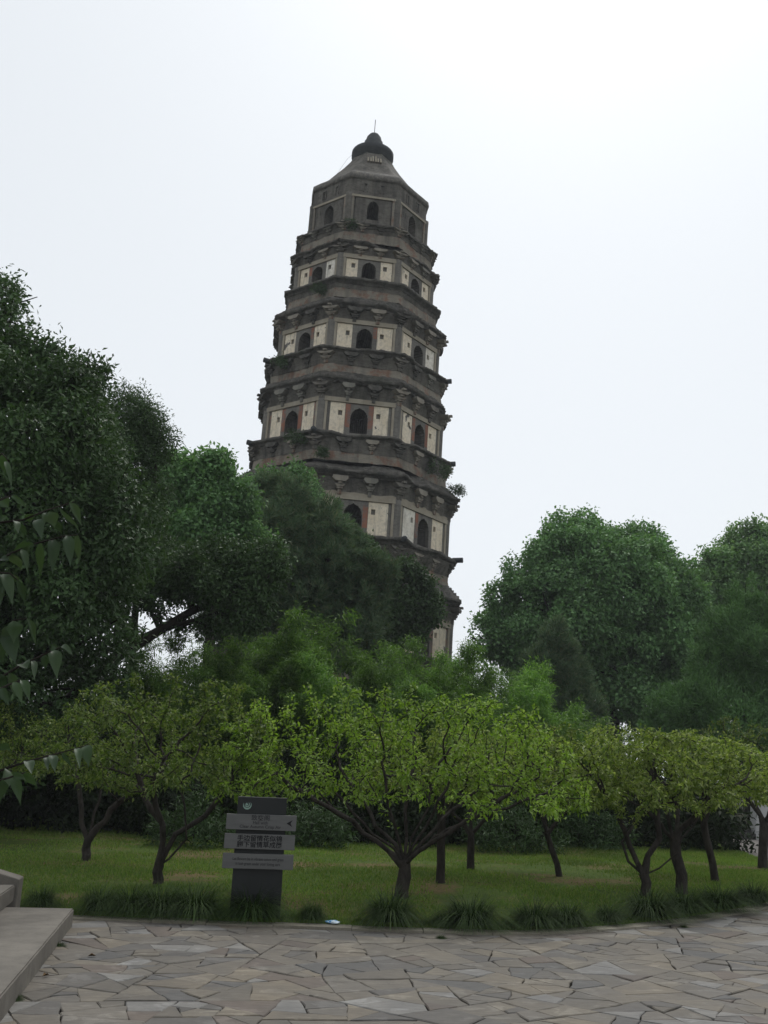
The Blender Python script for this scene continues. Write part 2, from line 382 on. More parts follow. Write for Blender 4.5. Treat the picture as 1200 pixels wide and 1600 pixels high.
for P in stones:
    c = P.mean(0)
    if c[1] > kerb_y(c[0]) + .35: continue
    e = np.roll(P, -1, 0) - P; L = np.linalg.norm(e, axis=1)
    if L.min() < .02:
        P = P[L > .02]; c = P.mean(0)
        if len(P) < 3: continue
    gap = rp.uniform(.0008, .003) if rp.random() < .82 else rp.uniform(.004, .011)
    # add wobbling points on long edges
    Q = []
    for i in range(len(P)):
        a, b = P[i], P[(i + 1) % len(P)]; l = np.linalg.norm(b - a); nn = np.array([b[1] - a[1], a[0] - b[0]]) / max(l, 1e-6)
        Q.append(a + rp.normal(0, .006, 2)); k = int(l / .16)
        for q in range(1, k + 1): Q.append(a + (b - a) * q / (k + 1) + nn * rp.normal(0, .006))
    Q = np.array(Q); r = np.linalg.norm(Q - c, axis=1, keepdims=True)
    o1 = c + (Q - c) * (1 - np.minimum(.4, gap / np.maximum(r, .03))); o2 = c + (Q - c) * (1 - np.minimum(.5, (gap + .008) / np.maximum(r, .03)))
    z = rp.normal(0, .0025); tx, ty = rp.normal(0, .005, 2)
    zz = lambda p: z + (p[0] - c[0]) * tx + (p[1] - c[1]) * ty
    n = len(Q); i0 = len(pb.v)
    pb.v += [(p[0], p[1], -.05) for p in o1] + [(p[0], p[1], zz(p) - .007) for p in o1] + [(p[0], p[1], zz(p)) for p in o2]
    for k in range(n):
        k2 = (k + 1) % n
        pb.f.append((i0 + k, i0 + k2, i0 + n + k2, i0 + n + k)); pb.f.append((i0 + n + k, i0 + n + k2, i0 + 2 * n + k2, i0 + 2 * n + k))
    pb.f.append(tuple(i0 + 2 * n + k for k in range(n)))
pb.build('paving', M['paving'], kind='structure')

def offset(P, d):
    t = np.gradient(P, axis=0); n = np.stack([-t[:, 1], t[:, 0]], 1); return P + n / np.linalg.norm(n, axis=1, keepdims=True) * d
kb = MB(); s = np.concatenate([[0], np.cumsum(np.linalg.norm(np.diff(KERB, axis=0), axis=1))])
def kpt(P, d): return np.array([np.interp(d, s, P[:, 0]), np.interp(d, s, P[:, 1])])
KO = offset(KERB, .21); d = 0.0; rk = np.random.default_rng(5)
while d < s[-1] - .2:
    l = rk.uniform(.55, .95); e = min(d + l, s[-1]); nseg = 3; zt = .022 + rk.normal(0, .004); qs = np.linspace(d + .004, e - .004, nseg + 1)
    for a, b in zip(qs[:-1], qs[1:]):
        A, B, C2, D2 = kpt(KERB, a), kpt(KERB, b), kpt(KO, b), kpt(KO, a)
        w = rk.normal(0, .003, 2)
        kb.hexa([(*A, -.06), (*B, -.06), (*C2, -.06), (*D2, -.06), (A[0], A[1] + w[0], zt), (B[0], B[1] + w[0], zt), (*C2, zt), (*D2, zt)])
    d = e
kb.build('kerb', M['kerb_stone'], kind='structure')

front = np.vstack([[(-18, 11.9), (-9, 11.8), (-5, 11.62), (-3.75, 11.5), (-3.16, 11.04)], offset(KERB, .205)])
fs = np.concatenate([[0], np.cumsum(np.linalg.norm(np.diff(front, axis=0), axis=1))])
def lawn_pt(u, v):
    """u along the front edge 0..1, v from the front edge to the back 0..1"""
    d = u * fs[-1]; fx, fy = np.interp(d, fs, front[:, 0]), np.interp(d, fs, front[:, 1])
    bx, by = -18 + 27.2 * u, 27.5 + 0 * u
    x, y = fx + (bx - fx) * v, fy + (by - fy) * v
    p = np.stack([x, y, np.zeros_like(x)], -1).reshape(-1, 3)
    z = .012 + .05 * np.minimum(1, v.ravel() * 8) * (.4 + vnoise(p, .7, 2)) + .04 * v.ravel() ** 2
    p[:, 2] = z; return p
nu, nv = 200, 130
U, Vv = np.meshgrid(np.linspace(0, 1, nu), np.linspace(0, 1, nv) ** 1.25, indexing='ij')
LP = lawn_pt(U.ravel(), Vv.ravel()); I = np.arange(nu * nv).reshape(nu, nv)
LF = np.stack([I[:-1, :-1], I[1:, :-1], I[1:, 1:], I[:-1, 1:]], -1).reshape(-1, 4)
mobj('lawn', mesh_np('lawn', LP, LF, M['lawn'], True), kind='structure')
# grass blades
rg = np.random.default_rng(11); n = 330000
u = rg.uniform(.22, 1, n); v = rg.random(n) ** 1.7
P = lawn_pt(u, v); bare = vnoise(P, .55, 1) * .6 + vnoise(P, 1.7, 4) * .4
keep = rg.random(n) > np.clip((bare - .485) * 7, 0, .93); P = P[keep]; n = len(P)
a = rg.uniform(0, 2 * np.pi, n); w = rg.uniform(.004, .009, n); h = rg.uniform(.018, .05, n) * (.7 + .7 * vnoise(P, 1.1, 9))
side = np.stack([np.cos(a), np.sin(a), 0 * a], 1) * w[:, None]
tip = P + np.stack([rg.normal(0, .4, n) * h, rg.normal(0, .4, n) * h, h], 1)
V3 = np.concatenate([P - side, P + side, tip]); F3 = np.stack([np.arange(n), np.arange(n) + n, np.arange(n) + 2 * n], 1)
mobj('grass', mesh_np('grass', V3, F3, M['grass']), kind='stuff', label='short patchy lawn grass growing under the small plum trees', cat='grass')

# ------------------------------------------------------------------ pagoda
TILT, YAW, PD = math.radians(1.62), math.radians(7.13), 63.0
pag = empty('pagoda', (-3.19, PD, 0)); pag.rotation_mode = 'QUATERNION'
pag.rotation_quaternion = (Matrix.Rotation(TILT, 4, 'Y') @ Matrix.Rotation(YAW, 4, 'Z')).to_quaternion()
tag(pag, 'tall leaning octagonal brick pagoda with dark eaves and cream plastered storeys', 'pagoda')
C8 = math.cos(math.pi / 8); S8 = math.sin(math.pi / 8)
def face_frame(i):
    """face i, 0 faces -Y (the camera), counting counter-clockwise: outward normal n and tangent t (to the right)"""
    a = i * math.pi / 4; return np.array([math.sin(a), -math.cos(a), 0]), np.array([math.cos(a), math.sin(a), 0])
FR = [face_frame(i) for i in range(8)]
def wmesh(mb, name, mats, smooth=False):
    """mesh in pagoda space with brick UVs: u along the nearest face, v upward"""
    me = mb if isinstance(mb, bpy.types.Mesh) else mb.mesh(name, mats, smooth)
    nv = len(me.vertices); co = np.empty(nv * 3, np.float32); me.vertices.foreach_get('co', co); co = co.reshape(-1, 3)
    nl = len(me.loops); li = np.empty(nl, np.int32); me.loops.foreach_get('vertex_index', li)
    ang = np.arctan2(co[:, 0], -co[:, 1]); fi = np.round(ang / (math.pi / 4)).astype(int) % 8
    T = np.array([f[1] for f in FR]); u = (co * T[fi]).sum(1) + fi * 6.1
    uv = np.stack([u, co[:, 2]], 1)[li].astype(np.float32)
    lay = me.uv_layers.new(name='UVMap'); lay.data.foreach_set('uv', uv.ravel()); return me
def ppart(mb, name, mat, smooth=False, **kw): return mobj(name, wmesh(mb, name, mat, smooth), pag, **kw)

def oct_loft(name, prof, mat, nsub=14, amp=.03, seed=0, teeth=None, chip=0.0, smooth=False, jit=0.0):
    """prof: list of (z, R); each octagon side cut in nsub; rough by noise; teeth: {ring index: depth}"""
    n = 8 * nsub; V = []
    for k, (z, R) in enumerate(prof):
        for i in range(8):
            a0, a1 = (i - .5) * math.pi / 4, (i + .5) * math.pi / 4
            p0 = np.array([math.sin(a0), -math.cos(a0)]) * R; p1 = np.array([math.sin(a1), -math.cos(a1)]) * R
            for j in range(nsub):
                q = p0 + (p1 - p0) * j / nsub
                if teeth and k in teeth and (j % 2 == 0): q = q * (1 - teeth[k] / R)
                V.append((q[0], q[1], z))
    V = np.array(V); rad = nrm(V * [1, 1, 0])
    nz = vnoise(V, 1.3, seed) - .5; nz2 = vnoise(V, 4.5, seed + 3) - .5
    V = V + rad * ((nz * 1.2 + nz2 * .8) * amp)[:, None]
    if jit: rj = np.random.default_rng(seed); V = V + rad * rj.normal(0, jit, (len(V), 1)); V[:, 2] += rj.normal(0, jit * .5, len(V))
    if chip:
        ch = np.clip(vnoise(V, .5, seed + 8) - .58, 0, 1) * chip * 4
        V = V - rad * ch[:, None]; V[:, 2] -= (ch * .3)
    V[:, 2] += (vnoise(V, 1.1, seed + 5) - .5) * amp * 1.2
    m = len(prof); F = []
    I = np.arange(m * n).reshape(m, n)
    F = np.stack([I[:-1], np.roll(I[:-1], -1, 1), np.roll(I[1:], -1, 1), I[1:]], -1).reshape(-1, 4)
    me = mesh_np(name, V, F, mat, smooth)
    return mobj(name, wmesh(me, name, mat), pag)

ARCH = [(-1, 0), (-1, .60), (-.93, .66), (-.96, .72), (-.82, .76), (-.78, .83), (-.62, .86), (-.52, .92), (-.34, .935), (-.14, .97), (0, 1.0)]
ARCH = ARCH + [(-x, z) for x, z in reversed(ARCH[:-1])]
def arch_pts(w, z0, z1): return [(x * w, z0 + z * (z1 - z0)) for x, z in ARCH]
def wall_face(mb, i, ap, x0, x1, z0, z1, hole, lo=None):
    """a wall strip on face i at apothem ap, x0..x1, z0..z1, with the arched hole (points) in it"""
    n, tg = FR[i]; P = lambda x, z: n * ap + tg * x + np.array([0, 0, z])
    if hole is None: mb.poly([P(x0, z0), P(x1, z0), P(x1, z1), P(x0, z1)]); return
    hx0, hx1, hz0 = hole[0][0], hole[-1][0], hole[0][1]
    xmin, xmax = min(h[0] for h in hole), max(h[0] for h in hole)
    mb.poly([P(x0, z0), P(hx0, z0), P(hx0, z1), P(x0, z1)]); mb.poly([P(hx1, z0), P(x1, z0), P(x1, z1), P(hx1, z1)])
    if hz0 > z0 + .001: mb.poly([P(hx0, z0), P(hx1, z0), P(hx1, hz0), P(hx0, hz0)])
    for (xa, za), (xb, zb) in zip(hole[:-1], hole[1:]):
        if abs(xb - xa) > 1e-6: mb.poly([P(xa, za), P(xb, zb), P(xb, z1), P(xa, z1)])
def reveal(mb, i, ap_out, ap_in, hole, cap):
    n, tg = FR[i]; P = lambda x, z, a: n * a + tg * x + np.array([0, 0, z]); H = hole + [hole[0]]
    for (xa, za), (xb, zb) in zip(H[:-1], H[1:]): mb.poly([P(xa, za, ap_out), P(xb, zb, ap_out), P(xb, zb, ap_in), P(xa, za, ap_in)])
    if cap: mb.poly([P(x, z, ap_in) for x, z in hole])
def fbox(mb, i, ap0, ap1, x0, x1, z0, z1):
    n, tg = FR[i]; P = lambda a, x, z: n * a + tg * x + np.array([0, 0, z])
    mb.hexa([P(ap1, x0, z0), P(ap1, x1, z0), P(ap0, x1, z0), P(ap0, x0, z0), P(ap1, x0, z1), P(ap1, x1, z1), P(ap0, x1, z1), P(ap0, x0, z1)])

# storey: wall foot, wall radius, door bottom, door top, door half-width, beam z, wall top
ST = [dict(k=1, zb=0, R=8.0, d0=.35, d1=3.2, w=.75, beam=3.5, zt=4.5),
      dict(k=2, zb=8.35, R=7.75, d0=8.5, d1=10.35, w=.60, beam=10.55, zt=11.3),
      dict(k=3, zb=15.2, R=7.2, d0=15.38, d1=17.2, w=.58, beam=17.4, zt=18.0),
      dict(k=4, zb=21.75, R=6.42, d0=21.95, d1=23.66, w=.55, beam=23.92, zt=24.5),
      dict(k=5, zb=27.7, R=5.88, d0=27.95, d1=29.40, w=.52, beam=29.62, zt=30.2),
      dict(k=6, zb=33.0, R=5.2, d0=33.3, d1=34.57, w=.47, beam=34.72, zt=35.2),
      dict(k=7, zb=37.5, R=4.52, d0=38.2, d1=39.66, w=.40, beam=39.84, zt=41.35)]
VIS = (0, 1, 7, 2, 6)        # faces towards the photograph's side
for s in ST:
    k, R = s['k'], s['R']; ap = R * C8; half = R * S8; core = ap - .14
    wb = MB(); dw = MB()
    hole = arch_pts(s['w'], s['d0'], s['d1'])
    for i in range(8):
        wall_face(wb, i, core, -half, half, s['zb'], s['zt'], hole if i in VIS else None)
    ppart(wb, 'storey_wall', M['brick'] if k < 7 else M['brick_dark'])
    for i in VIS:
        if i in (2, 6) and k == 7: pass
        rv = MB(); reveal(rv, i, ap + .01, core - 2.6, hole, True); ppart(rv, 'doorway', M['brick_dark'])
        # door surround, brick or red
        sw = s['w'] + (.36 if k < 5 else .30)
        sb = MB(); top = s['beam'] - .02; bot = s['zb'] + .02
        if k < 7:
            wall_face(sb, i, ap, -sw, sw, bot, top, hole)
            n, tg = FR[i]
            for sx in (-sw, sw):
                P = lambda a, z: n * a + tg * sx + np.array([0, 0, z]); sb.poly([P(ap, bot), P(core, bot), P(core, top), P(ap, top)])
            ppart(sb, 'door_surround', M['brick_part_red'] if k == 2 else M['brick'])
            for sx in (-1, 1):                                # worn red strips beside some doors
                if k == 4 or (k == 3 and (i, sx) in ((0, 1), (1, -1), (7, 1))) or (k == 5 and (i, sx) in ((0, 1), (7, 1))) or (k == 6 and (i, sx) == (7, -1)):
                    rs = MB(); zt_ = top - .04; zl = s['d0'] + (.35 if k in (3, 4) else .55 * (s['d1'] - s['d0'])); fbox(rs, i, ap - .01, ap + .012, *sorted((sx * (s['w'] + .03), sx * (sw - .02))), zl, zt_)
                    ppart(rs, 'red_strip', M['brick_red'])
            # plaster panels with a small square niche
            xin, xout = sw + .004, half - (.60 if k < 5 else .43)
            for sx in (-1, 1):
                pl = MB(); z0, z1 = bot, top
                nx = xin + .30; nz0 = s['d1'] - (.52 if k > 5 else .60); q = .13
                segs = [(xin, nx - q, z0, z1), (nx + q, xout, z0, z1), (nx - q, nx + q, z0, nz0), (nx - q, nx + q, nz0 + .34, z1)]
                for (a, b, c0, c1) in segs:
                    if b > a + .01: fbox(pl, i, core - .02, ap - .015, *sorted((sx * a, sx * b)), c0, c1)
                white = (k, i, sx) in ((3, 1, -1), (6, 7, 1), (5, 1, 1))
                ppart(pl, 'plaster_panel', M['plaster_white' if white else 'plaster'], label='patched white plaster panel' if white else None)
                # brick strip and pale post between panel and corner
                if k >= 5: continue
                st_ = MB(); fbox(st_, i, core - .02, ap - .03, *sorted((sx * (xout + .004), sx * (half - .42))), z0, z1)
                ppart(st_, 'brick_strip', M['brick_part_red'] if (k in (3, 4) and i == 7) or k == 2 else M['brick'])
        else:
            wall_face(sb, i, ap, -half + .5, half - .5, bot, top, hole); ppart(sb, 'door_surround', M['brick_dark'])
            sl_ = MB()
            for sx in (-1, 1): fbox(sl_, i, ap + .002, ap + .02, sx * .9 - .12, sx * .9 + .12, s['d1'] - .55, s['d1'] - .2)
            # real recess: dark reveal set in a shallow frame
            sl2 = MB()
            for sx in (-1, 1):
                fbox(sl2, i, core, ap + .04, sx * .95 - .16, sx * .95 - .11, s['d1'] - .6, s['d1'] - .2)
                fbox(sl2, i, core, ap + .04, sx * .95 + .11, sx * .95 + .16, s['d1'] - .6, s['d1'] - .2)
            ppart(sl2, 'niche_frame', M['brick_dark'])
    for i in VIS:                                             # pale posts beside the corners
        for sx in (-1, 1):
            pp = MB(); fbox(pp, i, core, ap + .05, *sorted((sx * (half - .395), sx * (half - .24))), s['zb'], s['beam'])
            ppart(pp, 'corner_post', M['plaster_trim'] if k < 7 else M['brick_band'])
    for i in range(8):                                        # engaged brick columns at the corners
        a = (i + .5) * math.pi / 4; cx, cy = math.sin(a) * (R - .16), -math.cos(a) * (R - .16)
        cb = MB(); prof = [(.27, s['zb']), (.27, s['beam'] - .05), (.29, s['beam'] + .28)]
        cb.lathe(prof, 10); cb.v = [(x + cx, y + cy, z) for x, y, z in cb.v]
        ppart(cb, 'corner_column', M['brick'] if k < 7 else M['brick_dark'], True)
    bb = MB(); bh = .16 if k == 7 else .30
    for i in range(8):
        fbox(bb, i, core, ap + .09, -half - .02 + .2, half + .02 - .2, s['beam'], s['beam'] + bh)
    ppart(bb, 'tie_beam', M['plaster_trim'])
    if k in (2, 3, 4):                                        # iron railing in the doors
        for i in VIS[:3]:
            rl = MB(); n, tg = FR[i]; P = lambda x, z: n * (ap - .25) + tg * x + np.array([0, 0, z])
            zr = s['d0'] + (s['d1'] - s['d0']) * .6
            for j in range(8):
                x = -s['w'] + (j + .5) * s['w'] / 4; rl.tube([P(x, s['d0']), P(x, zr)], .018, 5)
            for z in (zr, s['d0'] + .12): rl.tube([P(-s['w'], z), P(s['w'], z)], .022, 5)
            ppart(rl, 'railing', M['dark_iron'])

# bracket tiers between the storeys: (z bottom, z top, R wall bottom, R top)
def bracket_mesh(corner):
    b = MB()
    b.box(-.13, .13, -.22, .1, 0, .30); b.box(-.20, .20, -.34, .1, .30, .40)
    def boat(w, y0, y1, z0, z1):
        b.hexa([(-w * .55, y0, z0), (w * .55, y0, z0), (w * .55, y1, z0), (-w * .55, y1, z0), (-w, y0, z1), (w, y0, z1), (w, y1, z1), (-w, y1, z1)])
    boat(.36, -.40, .1, .402, .56); b.box(-.13, .13, -.52, .1, .562, .68); boat(.60 if not corner else .5, -.62, .1, .682, .88)
    if corner: b.box(-.10, .10, -.80, .1, .882, 1.0)
    else: b.box(-.52, .52, -.60, .1, .882, 1.0)
    return b
me_br = [bracket_mesh(False).mesh('bracket', M['brick_band']), bracket_mesh(False).mesh('bracket', M['brick_dark']), bracket_mesh(False).mesh('bracket', M['eave_brick']), bracket_mesh(False).mesh('bracket', M['worn_brick'])]
me_cb = [bracket_mesh(True).mesh('corner_bracket', M['eave_brick']), bracket_mesh(True).mesh('corner_bracket', M['brick_dark']), bracket_mesh(True).mesh('corner_bracket', M['brick_band'])]
rest = MB(); rb = np.random.default_rng(9); restm = bracket_mesh(False)
def tier(z0, z1, R0, count_individual, depth=1.0):
    ap = R0 * C8; half = R0 * S8; h = z1 - z0
    for i in range(8):
        n, tg = FR[i]
        for x in (-half * .34, half * .34):
            p = n * (ap - .04) + tg * x + np.array([0, 0, z0])
            if i in (0, 1, 7) and count_individual:
                o = mobj('bracket', me_br[int(rb.integers(0, 4))], pag); o.location = p; o.rotation_euler = (0, 0, i * math.pi / 4)
                o.scale = (rb.uniform(.75, .95), depth, h)
            elif i in (2, 6):
                ca, sa = math.cos(i * math.pi / 4), math.sin(i * math.pi / 4); b0 = len(rest.v)
                rest.v += [(p[0] + ca * vx * .85 - sa * vy * depth, p[1] + sa * vx * .85 + ca * vy * depth, p[2] + vz * h) for vx, vy, vz in restm.v]
                rest.f += [tuple(b0 + q for q in f) for f in restm.f]
        if i in (0, 1, 7, 6) and count_individual:
            a = (i + .5) * math.pi / 4
            for da, sc_ in ((0, 1.0),):
                o = mobj('corner_bracket', me_cb[int(rb.integers(0, 3))], pag)
                o.location = (math.sin(a) * (R0 - .1), -math.cos(a) * (R0 - .1), z0); o.rotation_euler = (0, 0, a); o.scale = (1.15, depth * 1.05, h)

def eave(zb, Rb, ze, Re, zt, Rt, seed, mat='eave_brick'):
    """corbelled brick eave: from the bracket top (zb,Rb) out to (ze,Re) in toothed courses, then a stepped slope back to (zt,Rt)"""
    d = Re - Rb; e = (ze - zb)
    prof = [(zb, Rb), (zb, Rb + d * .55), (zb + e * .3, Rb + d * .55), (zb + e * .3, Rb + d * .78), (zb + e * .62, Rb + d * .78), (zb + e * .62, Re), (ze, Re)]
    ns = 5
    for j in range(ns):
        f0 = (j + .5) / ns; prof.append((ze + (zt - ze) * f0, Re - (Re - Rt) * (f0 - .5 / ns))); prof.append((ze + (zt - ze) * f0 + .01, Re - (Re - Rt) * (f0 + .45 / ns)))
    prof.append((zt, Rt))
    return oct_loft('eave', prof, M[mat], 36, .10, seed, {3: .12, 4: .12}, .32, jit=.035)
def ledge(zb, Rb, zt, Rt, Rw, seed):
    prof = [(zb, Rb), (zb + (zt - zb) * .15, Rt - .22), (zb + (zt - zb) * .5, Rt - .2), (zb + (zt - zb) * .5, Rt), (zt - .03, Rt), (zt, Rt - .06), (zt + .05, Rw - .3)]
    return oct_loft('balcony_ledge', prof, M['eave_brick'], 30, .07, seed, None, .22, jit=.03)
def band(z0, R0, z1, R1, mat, seed): return oct_loft('brick_band', [(z0, R0), (z0 + (z1 - z0) * .5, (R0 + R1) / 2), (z1, R1)], M[mat], 20, .06, seed, jit=.02)
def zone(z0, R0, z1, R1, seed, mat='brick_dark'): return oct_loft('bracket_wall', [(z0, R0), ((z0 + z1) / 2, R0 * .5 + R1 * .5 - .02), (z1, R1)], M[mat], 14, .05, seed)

# from the bottom upwards
def between(k, zt, Rw, z_br1, z_e, Re, z_w, Rwst, z_band_top, z_lb, R_l, z_l, frieze, seed, R_lb=None):
    """storey k's eave, brick band and the balcony ledge above it"""
    zone(zt - .35, Rw - .02, z_br1 + .02, Rw + .22, seed)
    tier(zt - (.35 if k < 6 else .15), z_br1, Rw, True, .95 if k < 6 else .7)
    if frieze: oct_loft('frieze', [(ST[k - 1]['beam'] + .2, Rw + .0), (zt + .05, Rw + .03)], M['plaster_trim'], 14, .05, seed)
    eave(z_br1, Rw + .2, z_e, Re, z_w, Rwst + .02, seed)
    band(z_w - .02, Rwst, z_band_top, Rwst - .06, 'brick_band', seed)
    zone(z_band_top - .02, Rwst - .04, z_lb, (R_lb or R_l - .32), seed + 2)
    if z_lb - z_band_top > .45: tier(z_band_top, z_lb, Rwst - .08, True, .7)
    ledge(z_lb - .02, (R_lb or R_l - .32), z_l, R_l, ST[k]['R'], seed + 4)
between(1, 4.4, 8.0, 5.3, 5.75, 8.95, 6.5, 8.0, 7.1, 8.0, 8.75, 8.35, False, 11)
between(2, 11.2, 7.75, 12.0, 12.35, 8.35, 13.35, 7.4, 13.95, 14.75, 8.12, 15.15, True, 23)
between(3, 18.0, 7.2, 18.75, 19.1, 7.92, 19.9, 6.95, 20.5, 21.35, 7.32, 21.72, True, 31)
between(4, 24.4, 6.42, 25.1, 25.45, 6.95, 26.0, 6.3, 26.55, 27.35, 6.78, 27.66, True, 47)
between(5, 30.1, 5.88, 30.62, 30.95, 6.46, 31.65, 5.6, 32.3, 32.6, 5.95, 33.0, False, 53)
between(6, 35.05, 5.2, 35.5, 35.75, 5.72, 36.1, 5.05, 36.85, 37.15, 5.42, 37.5, False, 61)
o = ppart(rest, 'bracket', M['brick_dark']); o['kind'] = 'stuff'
# crumbled brackets under the top storey
tier(36.9, 37.4, 5.0, True, .6)
# round log ends sticking out at the ledge corners
for (z, Rl, faces) in ((27.58, 6.75, (6, 1)), (21.62, 7.3, (7, 6, 1)), (15.05, 8.1, (0, 1)), (8.25, 8.7, (1, 6))):
    for i in faces:
        a = (i + .5) * math.pi / 4; dr = np.array([math.sin(a), -math.cos(a), 0]); lg = MB()
        lg.tube([dr * (Rl - .5) + [0, 0, z], dr * (Rl + .18) + [0, 0, z + .02]], .17, 10); ppart(lg, 'corner_beam', M['finial'], True)
# top: slits in the parapet, concave roof, collar, dome and rod
oct_loft('parapet', [(39.95, 4.47), (40.6, 4.45), (41.36, 4.42)], M['brick_dark'], 14, .05, 71)
sb = MB()
for i in VIS:
    n, tg = FR[i]; ap = 4.44 * C8
    for x in (-.62, .55):
        fbox(sb, i, ap - .05, ap + .09, x - .17, x - .10, 40.35, 40.95); fbox(sb, i, ap - .05, ap + .09, x + .10, x + .17, 40.35, 40.95); fbox(sb, i, ap - .05, ap + .10, x - .17, x + .17, 40.955, 41.02)
ppart(sb, 'slit_frame', M['brick_dark'])
oct_loft('roof', [(41.30, 4.46), (41.36, 4.56), (41.75, 4.50), (42.2, 3.95), (42.8, 3.35), (43.5, 2.82), (44.2, 2.28), (44.9, 1.80), (45.6, 1.42)], M['brick_dark'], 12, .03, 77)
oct_loft('roof_edge', [(41.34, 4.46), (41.38, 4.585), (41.74, 4.535), (42.24, 4.0), (42.26, 3.8)], M['roof_cement'], 12, .04, 78)
vb = MB()
for x, h in ((-.36, .55), (0, .8), (.36, .55)):
    for q in (-.10, .10):
        a_, b_ = x + q - .045, x + q + .045; zt_ = 44.05 + h; yt = -2.36 + h * .56
        vb.hexa([(a_, -2.40, 44.05), (b_, -2.40, 44.05), (b_, -1.5, 44.05), (a_, -1.5, 44.05), (a_, yt, zt_), (b_, yt, zt_), (b_, -1.3, zt_), (a_, -1.3, zt_)])
ppart(vb, 'roof_vent', M['plaster_trim'])
fb = MB(); fb.lathe([(1.30, 45.35), (1.48, 45.42), (1.50, 45.85), (1.58, 45.9), (1.58, 46.28), (1.44, 46.36), (.98, 46.5), (.76, 46.62), (.74, 46.95), (.68, 47.0), (.70, 47.3), (.62, 47.34), (.55, 47.7), (.36, 47.98), (.18, 48.1), (.03, 48.14)], 28)
ppart(fb, 'finial', M['finial'], True)
rd = MB(); rd.tube([(0, 0, 48.0), (0, 0, 49.35)], .025, 6); ppart(rd, 'lightning_rod', M['dark_iron'])
cbm = MB()
for (a, z0, z1, Ra, Rb_) in ((-70, 45.9, 44.2, 1.5, 2.75),):
    dr = np.array([math.sin(R_(a)), -math.cos(R_(a)), 0]); cbm.tube([dr * Ra + [0, 0, z0], dr * (Ra + .55) + [0, 0, (z0 + z1) / 2 + .05], dr * Rb_ + [0, 0, 43.6]], .007, 4)
ppart(cbm, 'guy_wire', M['dark_iron'])
# ------------------------------------------------------------------ plants: generators
def leaf_quads(C, A, N, L, W, fold=.25, droop=0.0):
    """one folded kite per leaf: C base points, A axis, N rough normal, L length, W width -> V, F"""
    n = len(C); A = nrm(A); B = nrm(np.cross(A, N)); N = np.cross(B, A)
    L = np.broadcast_to(np.asarray(L, float), (n,))[:, None]; W = np.broadcast_to(np.asarray(W, float), (n,))[:, None]
    mid = C + A * L * .45
    r = mid + B * W * .5 + N * W * fold; l = mid - B * W * .5 + N * W * fold
    tip = C + A * L + np.array([0, 0, -1.0]) * L * droop
    V = np.stack([C, r, tip, l], 1).reshape(-1, 3); i = np.arange(n) * 4
    F = np.concatenate([np.stack([i, i + 1, i + 2], 1), np.stack([i, i + 2, i + 3], 1)])
    return V, F
def rdir(rng, n): return nrm(rng.normal(size=(n, 3)))

def tubes_from_tree(P, par, rad, n=5):
    """P nodes, par parent index (-1 root), rad radius per node: one tapered frustum per edge, rings shared in direction"""
    P = np.asarray(P); par = np.asarray(par); rad = np.asarray(rad)
    D = np.zeros_like(P); has = par >= 0
    D[has] = nrm(P[has] - P[par[has]]); root = ~has
    # root direction from its first child
    for r in np.where(root)[0]:
        ch = np.where(par == r)[0]; D[r] = D[ch[0]] if len(ch) else [0, 0, 1]
    main = np.full(len(P), -1); best = np.zeros(len(P))
    for c in np.where(has)[0]:
        if rad[c] > best[par[c]]: best[par[c]] = rad[c]; main[par[c]] = c
    Dm = D.copy(); hm = main >= 0; Dm[hm] = nrm(D[hm] + D[main[hm]])
    ref = np.array([.31, .77, .55])
    def ring(c, d, r):
        a = nrm(np.cross(d, np.where(np.abs(d @ ref)[:, None] > .97, [[1., 0, 0]], [ref]))); b = np.cross(d, a)
        t = 2 * np.pi * np.arange(n) / n
        return c[:, None] + (a[:, None] * np.cos(t)[None, :, None] + b[:, None] * np.sin(t)[None, :, None]) * r[:, None, None]
    e = np.where(has)[0]; p = par[e]; is_main = main[p] == e
    r0 = np.where(is_main, rad[p], np.minimum(rad[p], rad[e] * 1.15)); d0 = np.where(is_main[:, None], Dm[p], D[e])
    A = ring(P[p], d0, r0); B = ring(P[e], Dm[e], rad[e])
    V = np.concatenate([A, B], 1).reshape(-1, 3); m = len(e); j = np.arange(n); base = (np.arange(m) * 2 * n)[:, None]
    F = np.stack([base + j, base + (j + 1) % n, base + n + (j + 1) % n, base + n + j], -1).reshape(-1, 4)
    return V, F

def grow(paths, attr, step, infl, kill, iters, rng, up=.0):
    """space colonisation from hand-laid limbs; paths: list of (list of points, start node or -1)"""
    P, par = [], []
    for pts, start in paths:
        prev = start
        for q in pts: P.append(np.array(q, float)); par.append(prev); prev = len(P) - 1
    attr = attr.copy()
    for _ in range(iters):
        if not len(attr): break
        Q = np.array(P); d = ((attr[:, None] - Q[None]) ** 2).sum(2); k = d.argmin(1); dm = np.sqrt(d[np.arange(len(attr)), k])
        ok = dm < infl
        if not ok.any(): break
        new = []
        for node in np.unique(k[ok]):
            v = nrm(attr[ok & (k == node)] - Q[node]).mean(0) + rng.normal(0, .18, 3) + [0, 0, up]
            nv_ = Q[node] + v / max(1e-6, np.linalg.norm(v)) * step
            new.append((nv_, node))
        for q, node in new: P.append(q); par.append(int(node))
        Q2 = np.array([q for q, _ in new]); d2 = ((attr[:, None] - Q2[None]) ** 2).sum(2).min(1)
        attr = attr[(d2 > kill * kill)]
    return np.array(P), np.array(par)
